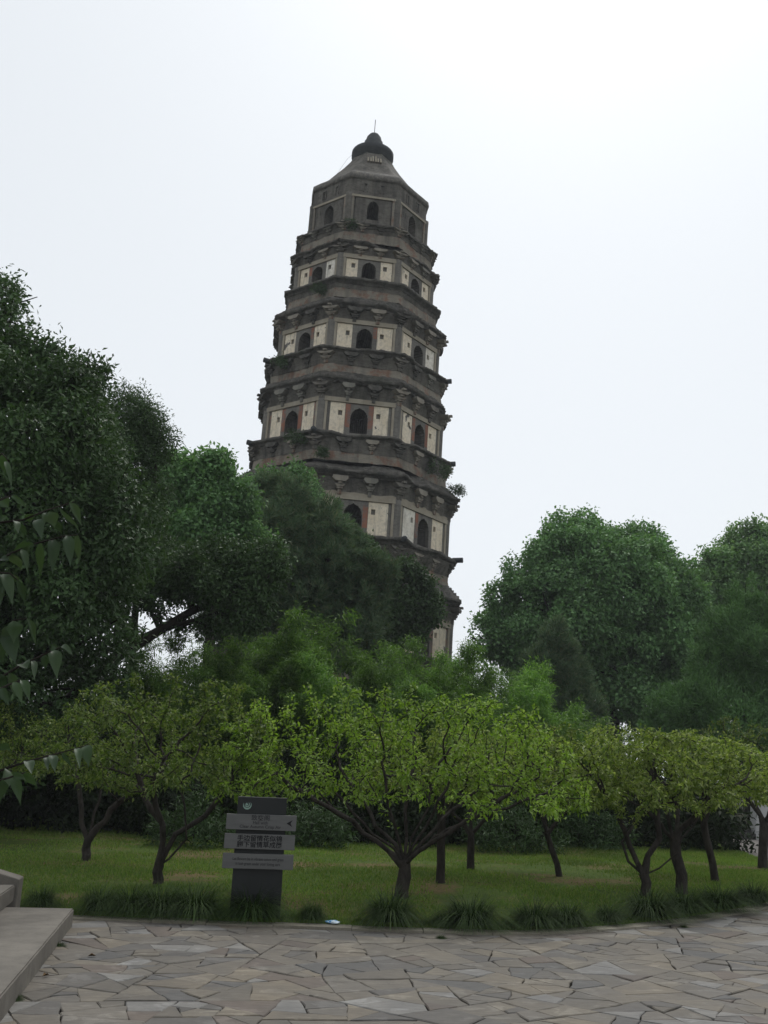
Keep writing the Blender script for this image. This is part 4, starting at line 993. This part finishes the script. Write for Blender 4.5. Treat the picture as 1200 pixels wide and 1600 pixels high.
# dark undergrowth below and behind the bamboo: nobody could count it
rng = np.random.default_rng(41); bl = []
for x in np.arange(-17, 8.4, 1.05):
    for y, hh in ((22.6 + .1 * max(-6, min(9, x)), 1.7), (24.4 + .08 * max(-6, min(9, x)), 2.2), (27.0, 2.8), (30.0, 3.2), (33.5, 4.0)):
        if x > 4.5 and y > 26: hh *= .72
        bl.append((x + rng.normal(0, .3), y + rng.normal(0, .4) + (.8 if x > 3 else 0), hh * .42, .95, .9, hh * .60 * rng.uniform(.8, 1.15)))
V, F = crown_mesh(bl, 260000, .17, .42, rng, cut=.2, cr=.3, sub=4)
mobj('undergrowth', mesh_np('undergrowth', V, F, M['leaf_undergrowth_shade']), label='dark tangled undergrowth below the bamboo along the back of the lawn', cat='undergrowth', kind='stuff')
def shrub(name, base, blobs, n, leafL, leafW, mat, label, seed, cat='shrub', group=None, parent_scale=1.0, cr=.16, k=8):
    rng = np.random.default_rng(seed); base = np.array(base, float); root = empty(name, base); tag(root, label, cat, group)
    st_ = MB()
    for b in blobs:
        c = np.array(b[:3]) - base; st_.tube([(0, 0, -.03), c * .5 + rng.normal(0, .03, 3), c + [0, 0, b[3] * .4]], [.014, .010, .005], 5)
        for _ in range(4): d = rdir(rng, 1)[0] * b[3] * .7; st_.tube([c * .6, c + d * .5, c + d], [.008, .006, .003], 4)
    st_.build('stems', M['bark_dark'], root, True)
    V, F = crown_mesh(blobs, n, leafL, leafW, rng, origin=base, cr=cr, k=k, cut=.3)
    mobj('foliage', mesh_np('foliage', V, F, M[mat]), root); return root
for px, py, r, nm, seed in ((485, 1330, .7, 'dark leafy shrub at the back of the lawn, just right of the sign', 401), (805, 1338, .8, 'low shrub with drooping bamboo-like leaves, left of the leaning thin plum tree', 402), (930, 1332, .7, 'dark shrub at the back of the lawn under the goblet-shaped plum tree', 403), (300, 1330, .7, 'dark shrub in the shade behind the looped plum tree', 404)):
    q = on_ground(px, py); shrub('shrub', q, [(q[0], q[1], .5, r * .8, r * .8, .55), (q[0] - r * .7, q[1] + .1, .38, r * .6, r * .6, .42), (q[0] + r * .7, q[1], .36, r * .6, r * .6, .4)], 3600, .12, .2, 'leaf_dark', nm, seed, group='shrubs at the back of the lawn')
# weeds rooted on the pagoda ledges
PM = Matrix.Translation((-3.19, PD, 0)) @ pag.rotation_quaternion.to_matrix().to_4x4()
def on_pag(i, ap, x, z): n, tg = FR[i]; return np.array(PM @ Vector(n * ap + tg * x + np.array([0, 0, z])))
for i, ap, x, z, r, lab, seed in ((7, 6.35, -1.2, 27.0, .62, 'weeds growing on the upper left ledge of the pagoda', 411), (7, 6.95, 1.6, 21.0, .72, 'weeds growing on the middle left ledge of the pagoda', 412),
                                  (1, 7.0, .6, 20.3, .8, 'weeds growing on the right side of the pagoda under the third row of doors', 413), (0, 7.0, -2.3, 20.0, .35, 'sparse weeds at the front left corner below the third row of doors', 415), (7, 5.6, 1.0, 32.1, .4, 'sparse weeds high on the left ledge under the second row of doors', 416), (0, 4.75, -1.6, 37.2, .4, 'weeds along the broken ledge below the top row of doors', 417),
                                  (1, 7.35, 2.4, 19.5, .5, 'small bush growing out of the right end of an eave', 414)):
    q = on_pag(i, ap, x, z); shrub('ledge_weed', q, [(q[0], q[1], q[2] + r * .4, r, r * .5, r * .7), (q[0] + r * .6, q[1], q[2] + r * .2, r * .6, r * .4, r * .5)], 900, .16, .3, 'leaf_dark', lab, seed, 'weed', 'weeds growing on the pagoda', cr=.2, k=6)
# ------------------------------------------------------------------ grass tufts along the kerb
def tuft_proto(seed, nb=1100):
    rng = np.random.default_rng(seed); a = rng.uniform(0, 6.28, nb); r0 = .12 * np.sqrt(rng.random(nb)); L = rng.uniform(.20, .40, nb); lean = rng.uniform(.35, 1.32, nb)
    base = np.stack([np.cos(a) * r0, np.sin(a) * r0, 0 * a - .02], 1); out = nrm(np.stack([np.cos(a), np.sin(a), 0 * a], 1) + rng.normal(0, .3, (nb, 3)) * [1, 1, 0]); sd_ = np.cross(out, [0, 0, 1]); w = rng.uniform(.002, .004, nb)
    rows = []
    for k in range(6):
        f = k / 5; ang = lean * f * 1.7; p = base + out * (np.sin(ang * .75) * f * L * .95)[:, None] + np.array([0, 0, 1.0]) * (L * f * np.cos(ang) * (1.15 - .25 * f))[:, None]
        p[:, 2] = np.maximum(p[:, 2], .012 * (1 - f) + .01); ww = (w * (1 - f * .85))[:, None]; rows.append(np.stack([p - sd_ * ww, p + sd_ * ww], 1))
    V = np.stack(rows, 1); i = (np.arange(nb) * 12)[:, None]
    F = np.concatenate([np.stack([i[:, 0] + 2 * k, i[:, 0] + 2 * k + 1, i[:, 0] + 2 * k + 3, i[:, 0] + 2 * k + 2], 1) for k in range(5)])
    return mesh_np('grass_tuft', V.reshape(-1, 3), F, M['leaf_tuft'])
tms = [tuft_proto(501), tuft_proto(502), tuft_proto(503), tuft_proto(504)]
rt = np.random.default_rng(55)
for px, py, sx, sz, lab in (
 (62, 1419, .75, .75, 'small arching grass tuft tucked behind the end of the stone steps'),
 (140, 1434, .95, .85, 'grass tuft at the left end of the kerb, nearest the lowest stone step'),
 (190, 1436, 1.1, .95, 'grass tuft in the dense kerb row left of the sign, second from the steps'),
 (240, 1437, 1.1, .95, 'grass tuft in front of the looped plum tree trunk'),
 (292, 1441, 1.25, 1.0, 'widest grass tuft of the dense kerb row, with pale arching blades'),
 (384, 1446, 1.25, 1.05, 'grass tuft in front of the foot of the dark sign'),
 (482, 1447, .62, .62, 'small brownish grass tuft left of the blue wrapper'),
 (610, 1453, 1.2, 1.05, 'grass tuft in front of the widest plum tree trunk'),
 (700, 1455, .6, .45, 'thin low grass tuft between the two tufts by the widest plum tree'),
 (742, 1459, 1.35, 1.0, 'broad grass tuft standing alone right of the widest plum tree trunk'),
 (848, 1462, 1.1, .85, 'left one of the pair of grass tufts where the kerb starts to curve'),
 (905, 1461, 1.0, .8, 'right one of the pair of grass tufts where the kerb starts to curve'),
 (968, 1453, .72, .68, 'small grass tuft between the pair and the bush under the goblet plum tree'),
 (1028, 1443, 1.25, 1.1, 'rounded grass tuft below the goblet-shaped plum tree'),
 (1080, 1434, 1.05, 1.0, 'darker grass tuft below the thick straight plum trunk'),
 (1132, 1424, 1.25, .95, 'wide grass tuft on the curving kerb near the right edge'),
 (1182, 1414, 1.1, .9, 'last grass tuft on the curving kerb at the right edge')):
    q = on_ground(px, py, .03); o = mobj('grass_tuft', tms[int(rt.integers(0, 4))], label=lab, cat='grass tuft', group='grass tufts along the kerb')
    o.location = (q[0], max(q[1], kerb_y(q[0]) + .36) if q[0] > -3.1 else q[1], .03); o.scale = (sx * 1.25, sx * 1.15, sz * 1.48); o.rotation_euler = (0, 0, rt.uniform(0, 6.28))
for px, py, lab in ((93, 1478, 'tiny green weed in the joint below the lowest step, farther one'), (24, 1562, 'tiny green weed in the joint below the lowest step, nearer one'), (1068, 1449, 'tiny weed on the paving by the curving kerb'), (689, 1466, 'tiny weed in the kerb joint right of the widest plum tree')):
    q = on_ground(px, py); o = mobj('weed', tms[int(rt.integers(0, 4))], label=lab, cat='weed', group='tiny weeds in the joints'); o.location = (q[0], q[1], -.01); o.scale = (.22, .22, .2)

# ------------------------------------------------------------------ stone steps on the left
A1, B1 = on_ground(113, 1447), on_ground(0, 1597); dr = A1 - B1; dr /= np.linalg.norm(dr); pd = np.array([-dr[1], dr[0], 0])       # pd: up the steps, to the left
st = empty('stone_steps', A1); tag(st, 'weathered pale stone steps with a sloping side stone at the lower left corner', 'steps')
def slab(u0, u1, v0, v1, z0, z1, name, sub=26, seed=1):
    """u along the edge (0 far end, negative to the camera), v up the flight; worn edges"""
    bm = bmesh.new(); bmesh.ops.create_cube(bm, size=1.0)
    for v in bm.verts:
        u, w, z = (u0, u1)[v.co.x > 0], (v0, v1)[v.co.y > 0], (z0, z1)[v.co.z > 0]; p = dr * u + pd * w; v.co = (p[0], p[1], z)
    es = [e for e in bm.edges if abs((e.verts[0].co - e.verts[1].co).normalized().dot(Vector(dr))) > .9]
    bmesh.ops.subdivide_edges(bm, edges=es, cuts=sub, use_grid_fill=True)
    bmesh.ops.bevel(bm, geom=[e for e in bm.edges if len(e.link_faces) == 2 and e.calc_face_angle() > .8], offset=.012, segments=2, affect='EDGES')
    bm.normal_update(); co = np.array([v.co for v in bm.verts]); nz = vnoise(co, 9, seed) - .5; n2 = vnoise(co, 2.2, seed + 1) - .5
    for v, a, b in zip(bm.verts, nz, n2): v.co += v.normal * (a * .016 + b * .010)
    me = bpy.data.meshes.new(name); bmesh.ops.recalc_face_normals(bm, faces=bm.faces); bm.to_mesh(me); bm.free(); me.materials.append(M['stair_stone']); return mobj(name, me, st)
slab(0, -6.2, 0, 1.2, -.05, .17, 'step', 40, 1)
slab(.42, -6.2, .66, 1.8, .165, .335, 'step', 40, 2)
slab(.42, -6.2, 1.26, 2.4, .33, .50, 'step', 20, 3)
slab(.42, -6.2, 1.86, 4.4, .495, .665, 'step', 20, 4)
ck = MB(); u0, u1 = .70, .42
def cp(u, v, z): p = dr * u + pd * v; return (p[0], p[1], z)
v0, v1 = .63, 2.1; za, zb_ = .385, .80
ck.hexa([cp(u1, v0, -.05), cp(u0, v0, -.05), cp(u0, v1, -.05), cp(u1, v1, -.05), cp(u1, v0, za), cp(u0, v0, za), cp(u0, v1, zb_), cp(u1, v1, zb_)])
ck.build('side_stone', M['stair_stone'], st, bevel=.012)

# ------------------------------------------------------------------ the sign
sg = empty('sign', (-1.235, 11.24, -.12), R_(5)); tag(sg, 'dark upright slate sign with three grey lettered boards and an arrow', 'sign')
pm = MB(); pm.box(-.272, .272, -.05, .07, -.05, 1.405); pm.build('post', M['sign_slate'], sg, bevel=.004)
def text(body, size, x, z, y, mat, parent, name='lettering', bold=0.0, align='CENTER', shear=0.0, sx=1.0):
    cu = bpy.data.curves.new(name, 'FONT'); cu.body = body; cu.size = size; cu.align_x = align; cu.align_y = 'CENTER'; cu.extrude = .0008; cu.offset = bold; cu.shear = shear; cu.space_line = 1.0
    cu.resolution_u = 3; cu.materials.append(mat); to = bpy.data.objects.new(name, cu); COL.objects.link(to); bpy.context.view_layer.update()
    me = bpy.data.meshes.new_from_object(to.evaluated_get(bpy.context.evaluated_depsgraph_get())); bpy.data.objects.remove(to); me.name = name
    o = bpy.data.objects.new(name, me); link(o, parent); o.location = (x, y, z); o.rotation_euler = (math.pi / 2, 0, 0); o.scale = (sx, 1, 1); return o
bds = []
for (z0, z1, dx) in ((1.060, 1.222, .005), (.860, 1.016, 0), (.655, .812, -.004)):
    b = MB(); b.box(-.385 + dx, .385 + dx, -.105, -.055, z0, z1); bds.append(b.build('board', M['sign_board'], sg, bevel=.003)); bds[-1]['label'] = None
    del bds[-1]['label']
YF = -.1068
text('致爽阁', .062, -.005, 1.187, YF, M['sign_ink_faded'], bds[0], bold=.0006, sx=1.12)
text('Hall with', .046, -.005, 1.136, YF, M['sign_ink_faded'], bds[0], bold=.0003)
text('Clear Autumn Crisp Air', .046, -.005, 1.094, YF, M['sign_ink_faded'], bds[0], bold=.0003)
ar = MB(); xs, zs = .318, 1.140
for p in ([(-.036, 0), (.028, .036), (.010, .004), (.010, 0)], [(-.036, 0), (.010, 0), (.010, -.004), (.028, -.036)]):
    k = [(xs + a, zs + c) for a, c in p]; ar.hexa([(k[0][0], -.1055, k[0][1]), (k[1][0], -.1055, k[1][1]), (k[2][0], -.1055, k[2][1]), (k[3][0], -.1055, k[3][1])] + [(a, -.1075, c) for a, c in k])
ar.build('arrow', M['sign_ink'], bds[0])
text('手边留情花似锦', .066, .0, .970, YF, M['sign_ink'], bds[1], bold=.0011, sx=1.07)
text('脚下留情草成茵', .066, .0, .904, YF, M['sign_ink'], bds[1], bold=.0011, sx=1.07)
text('Let flowers be in vibrant colors and grass', .0415, -.004, .757, YF, M['sign_ink_faded'], bds[2], bold=.0004, sx=.80)
text('in lush green under your loving care', .0415, -.004, .708, YF, M['sign_ink_faded'], bds[2], bold=.0004, sx=.80)
em = MB()
def arc(r0, r1, a0, a1, cx, cz, n=18):
    for i in range(n):
        t0, t1 = a0 + (a1 - a0) * i / n, a0 + (a1 - a0) * (i + 1) / n
        f0, f1 = math.sin(math.pi * i / n), math.sin(math.pi * (i + 1) / n); m = (r0 + r1) / 2; h = (r1 - r0) / 2
        q = [(cx + (m + s_ * h * f) * math.cos(t), cz + (m + s_ * h * f) * math.sin(t)) for t, f, s_ in ((t0, f0, -1), (t0, f0, 1), (t1, f1, 1), (t1, f1, -1))]
        em.hexa([(a, -.0495, c) for a, c in q] + [(a, -.0535, c) for a, c in q])
ex, ez = -.165, 1.322
arc(.034, .052, R_(150), R_(400), ex, ez); arc(.020, .032, R_(170), R_(420), ex - .002, ez + .004); arc(.004, .018, R_(120), R_(400), ex - .004, ez + .008); arc(.001, .008, 0, R_(359), ex - .004, ez + .012)
em.build('emblem', M['emblem'], sg)

# ------------------------------------------------------------------ small things on the ground
def crumple(name, loc, r, mat, label, cat, seed, flat=.35):
    bm = bmesh.new(); bmesh.ops.create_icosphere(bm, subdivisions=3, radius=1.0); co = np.array([v.co for v in bm.verts]); n = vnoise(co, 2.2, seed) + .5 * vnoise(co, 5, seed + 1)
    for v, a in zip(bm.verts, n): v.co = v.co * (.45 + .75 * a) * r; v.co.z *= flat; v.co.x *= 1.5; v.co.z += r * .25
    me = bpy.data.meshes.new(name); bm.to_mesh(me); bm.free(); me.materials.append(mat); o = mobj(name, me, label=label, cat=cat); o.location = loc; o.rotation_euler = (0, 0, -.3)
q = on_ground(518, 1449, .03); crumple('plastic_wrapper', (q[0], 11.02, .035), .048, M['wrapper'], 'crumpled light blue and white plastic wrapper lying on the kerb', 'litter', 8)
def leaf_thing(px, py, label, rot):
    q = on_ground(px, py); C = np.zeros((1, 3)); V, F = leaf_quads(np.array([[0, 0, .012]]), np.array([[1, 0, .1]]), np.array([[0, 0, 1.]]), .07, .035, .5, .1)
    o = mobj('fallen_leaf', mesh_np('fallen_leaf', V, F, M['fallen']), label=label, cat='leaf', group='dead leaves on the paving'); o.location = (q[0], q[1], 0); o.rotation_euler = (0, 0, rot)
leaf_thing(66, 1528, 'dark dead leaf on the paving close to the lowest step', 1.1); leaf_thing(137, 1496, 'dark dead leaf on the paving farther from the steps', .2)
rl_ = np.random.default_rng(71); n = 420; u = rl_.uniform(.25, 1, n); v = rl_.random(n) ** 1.4; P = lawn_pt(u, v); P[:, 2] += .03
V, F = leaf_quads(P, rdir(rl_, n) * [1, 1, .2], rdir(rl_, n) * .3 + [0, 0, 1], rl_.uniform(.03, .06, n), rl_.uniform(.015, .03, n), .3, 0)
mobj('fallen_leaves', mesh_np('fallen_leaves', V, F, M['fallen']), label='scattered brown fallen leaves on the lawn', cat='fallen leaves', kind='stuff')

# ------------------------------------------------------------------ white house, garden wall and steps at the right edge
hs = empty('house', (14.9, 33.5, 0)); tag(hs, 'low white walled house with grey tiled roof at the right edge', 'house')
w = MB(); w.box(0, 9, 0, 6, -.1, 2.95); w.build('wall', M['white_wall'], hs)
d_ = MB(); d_.box(1.2, 2.6, -.06, -.003, 0, 2.3); dd = d_.build('door', M['dark_wood'], hs); h_ = MB(); h_.box(2.4, 2.45, -.11, -.06, 1.0, 1.15); h_.build('handle', M['dark_iron'], dd)
rf = MB()
for i in range(50):
    x0 = -.55 + i * .21; hgt = .07 if i % 2 else 0.0
    for (y0, z0, y1, z1) in ((-.9, 2.95, 3.0, 4.9), (6.9, 2.95, 3.0, 4.9)):
        q = [(x0, y0, z0 + hgt), (x0 + .207, y0, z0 + hgt), (x0 + .207, y1, z1 + hgt), (x0, y1, z1 + hgt)]; rf.hexa([(a, b, c - .14 - hgt) for a, b, c in q] + q)
ro = rf.build('roof', M['roof_tile'], hs); rg_ = MB(); rg_.box(-.6, 10, 2.85, 3.15, 4.86, 5.2); rg_.build('ridge', M['roof_tile'], ro, bevel=.03)
for x in (0, 9.0): gb = MB(); gb.poly([(x, 0, 2.95), (x, 6, 2.95), (x, 3, 4.7)]); gb.build('gable', M['white_wall'], hs)
gw = empty('garden_wall', (11.75, 30.6, 0)); tag(gw, 'short white wall pier beside the shaded steps behind the right plum trees', 'wall')
w = MB(); w.hexa([(-.12, 0, -.1), (.62, 0, -.1), (.62, .5, -.1), (-.12, .5, -.1), (.04, 0, 1.5), (.50, 0, 1.5), (.50, .5, 1.5), (.04, .5, 1.5)]); w.build('pier', M['white_wall'], gw, bevel=.02)
w = MB(); w.box(-.02, .58, -.06, .56, 1.503, 1.6); w.build('coping', M['roof_tile'], gw, bevel=.02)
gs = empty('garden_steps', (10.4, 30.4, 0)); tag(gs, 'three dark stone steps in deep shade at the far end of the paved path', 'steps')
for k in range(3):
    s_ = MB(); s_.box(-1.4, 1.2, .36 * k, .36 * (k + 1) + (.02 if k < 2 else 1.2), -.1, .16 * (k + 1)); s_.build('step', M['dark_stone'], gs, bevel=.01)

# ------------------------------------------------------------------ tree overhanging from the left, its big leaves hang into view
ov = empty('overhanging_tree', (-3.5, 3.3, 0)); tag(ov, 'nearby young tree with big drooping grey green leaves hanging in at the left edge', 'tree')
O = np.array([-3.5, 3.3, 0]); tb = MB(); tb.tube([(0, 0, -.1), (.03, 0, .8), (.0, .05, 1.6), (.08, .05, 2.4), (.1, .1, 3.3)], [.07, .058, .05, .038, .018], 9); tb.build('trunk', M['bark_dark'], ov, True)
def zp(x, y, d): return at(x / 2.857, 700 + y / 2.857, d) - O
NL = [ # twigs: polyline in photo zoom units, leaves: base, tip, width
 ([(-260, 420), (0, 332), (100, 322), (215, 276), (330, 240)], 3.6, [(0, 330, 30, 300, 40), (110, 318, 160, 302, 40), (70, 325, 122, 400, 45), (165, 320, 185, 410, 50), (218, 285, 245, 358, 66), (270, 270, 355, 388, 34), (310, 242, 366, 352, 40), (240, 325, 276, 388, 38), (60, 325, 85, 385, 40), (200, 290, 195, 350, 34)]),
 ([(-260, 600), (0, 500), (45, 472), (150, 430), (280, 395), (345, 388)], 3.75, [(152, 430, 42, 478, 42), (183, 420, 175, 592, 42), (232, 405, 236, 564, 56), (300, 392, 314, 532, 52), (345, 388, 350, 518, 46), (95, 452, 126, 560, 34), (55, 470, 95, 548, 60), (0, 500, 40, 500, 36), (130, 440, 100, 500, 36)]),
 ([(-260, 650), (-20, 555), (45, 560), (90, 600)], 3.4, [(45, 560, 85, 612, 44), (18, 560, 56, 704, 52), (75, 590, 116, 708, 34), (0, 565, 10, 650, 50), (-10, 600, 0, 730, 44)]),
 ([(-260, 200), (-40, 60), (10, 25), (40, 60)], 3.3, [(5, 25, 22, 125, 52), (22, 60, 52, 182, 26), (-20, 40, -10, 130, 50)]),
 ([(-260, 330), (0, 232), (50, 214)], 3.5, [(50, 214, 122, 276, 22), (0, 232, 42, 268, 60), (-30, 245, 5, 330, 50)]),
 ([(-260, 960), (0, 850), (60, 770), (120, 760)], 3.5, [(60, 772, 62, 872, 72), (120, 760, 166, 892, 34), (20, 830, 70, 965, 80), (-10, 850, 10, 960, 70), (40, 800, 0, 860, 50)]),
 ([(-260, 1130), (20, 1015), (100, 965), (160, 940), (230, 905), (272, 890)], 3.7, [(272, 890, 326, 926, 24), (238, 902, 254, 1034, 58), (197, 922, 202, 994, 42), (225, 905, 255, 890, 24), (145, 950, 156, 1038, 30), (100, 965, 120, 985, 60), (40, 1000, 66, 1112, 40), (5, 1010, 22, 1085, 50)]),
 ([(-260, 1190), (0, 1075), (90, 1035)], 3.4, [(92, 1035, 136, 1134, 40), (60, 1045, 100, 1150, 36), (0, 1075, 40, 1150, 44)]),
 ([(-260, 1560), (0, 1440), (140, 1394), (280, 1358), (395, 1325)], 3.6, [(382, 1330, 396, 1424, 56), (340, 1342, 356, 1432, 30), (278, 1358, 316, 1430, 26), (226, 1372, 246, 1446, 42), (120, 1400, 142, 1455, 46), (20, 1430, 20, 1564, 72), (-30, 1440, -20, 1560, 60), (200, 1380, 215, 1440, 30)]),
 ([(-260, 1560), (20, 1478), (110, 1450)], 3.45, [(108, 1452, 166, 1516, 48), (60, 1465, 92, 1598, 46), (10, 1480, 0, 1590, 50), (60, 1466, 110, 1490, 36)]),
 ([(-260, 1400), (-40, 1335), (0, 1322)], 3.5, [(-5, 1322, 48, 1352, 44), (-40, 1335, -20, 1420, 40)])]
rn = np.random.default_rng(88)
for pl, dist, lv in NL:
    pts = [Vector(zp(x, y, dist)) for x, y in pl]; s0 = Vector((.08, .05, min(3.0, max(.9, pts[0].z - .15)))); br = MB()
    br.tube([s0, s0.lerp(pts[0], .5) + Vector((0, 0, .06))] + pts, [.018, .013, .009] + [.006 - .004 * i / (len(pts) - 1) for i in range(1, len(pts))], 6)
    bo = br.build('branch', M['bark_dark'], ov, True); V, F = [], []
    leaves = list(lv)
    for _ in range(7): x, y = rn.uniform(-420, -40), rn.uniform(-60, 60) + pl[1][1] + 40; leaves.append((x, y, x + rn.normal(20, 30), y + rn.uniform(70, 140), rn.uniform(36, 60)))
    for (x0, y0, x1, y1, wd) in leaves:
        dj = rn.normal(0, .03); a = zp(x0, y0, dist + dj); b = zp(x1, y1, dist + dj + rn.normal(0, .045)); ax = b - a; L = np.linalg.norm(ax); ax /= L
        vw = -nrm(a + O - CAM); sd2 = nrm(np.cross(ax, vw)); nrmv = np.cross(sd2, ax); th = rn.normal(0, .5); sd2, nrmv = sd2 * math.cos(th) + nrmv * math.sin(th), nrmv * math.cos(th) - sd2 * math.sin(th)
        W = wd / 2.857 * dist / FPX * .5 * .98; prof = (.10, .62, .95, 1.0, .86, .55, .22, .02); i0 = len(V); m = len(prof)
        for k, wp in enumerate(prof):
            f = k / (m - 1); c = a + ax * L * f + np.array([0, 0, 1.]) * (.10 * L * math.sin(f * 3.14)) + nrmv * (.05 * L * math.sin(f * 6))
            for s_ in (-1, -.5, 0, .5, 1): V.append(c + sd2 * W * wp * s_ + nrmv * (W * .35 * wp * abs(s_) + rn.normal(0, .0006)))
        for k in range(m - 1):
            for j in range(4): q = i0 + k * 5 + j; F.append((q, q + 1, q + 6, q + 5))
    mobj('leaves', mesh_np('leaves', np.array(V), np.array(F), M['leaf_near'], True), bo)
# ------------------------------------------------------------------ humid air
hz = MB(); hz.box(-320, 320, -120, 320, -1.1, 51.0); ho = hz.build('haze', [], kind='stuff', label='thin humid haze filling the air', cat='haze')
t = NT('haze'); pv = t.new('ShaderNodeVolumePrincipled'); pv.inputs['Color'].default_value = (.93, .96, 1, 1); pv.inputs['Density'].default_value = .00055; pv.inputs['Anisotropy'].default_value = .0
t.k(pv.outputs[0], t.out.inputs['Volume']); ho.data.materials.append(t.m)
#INSERT
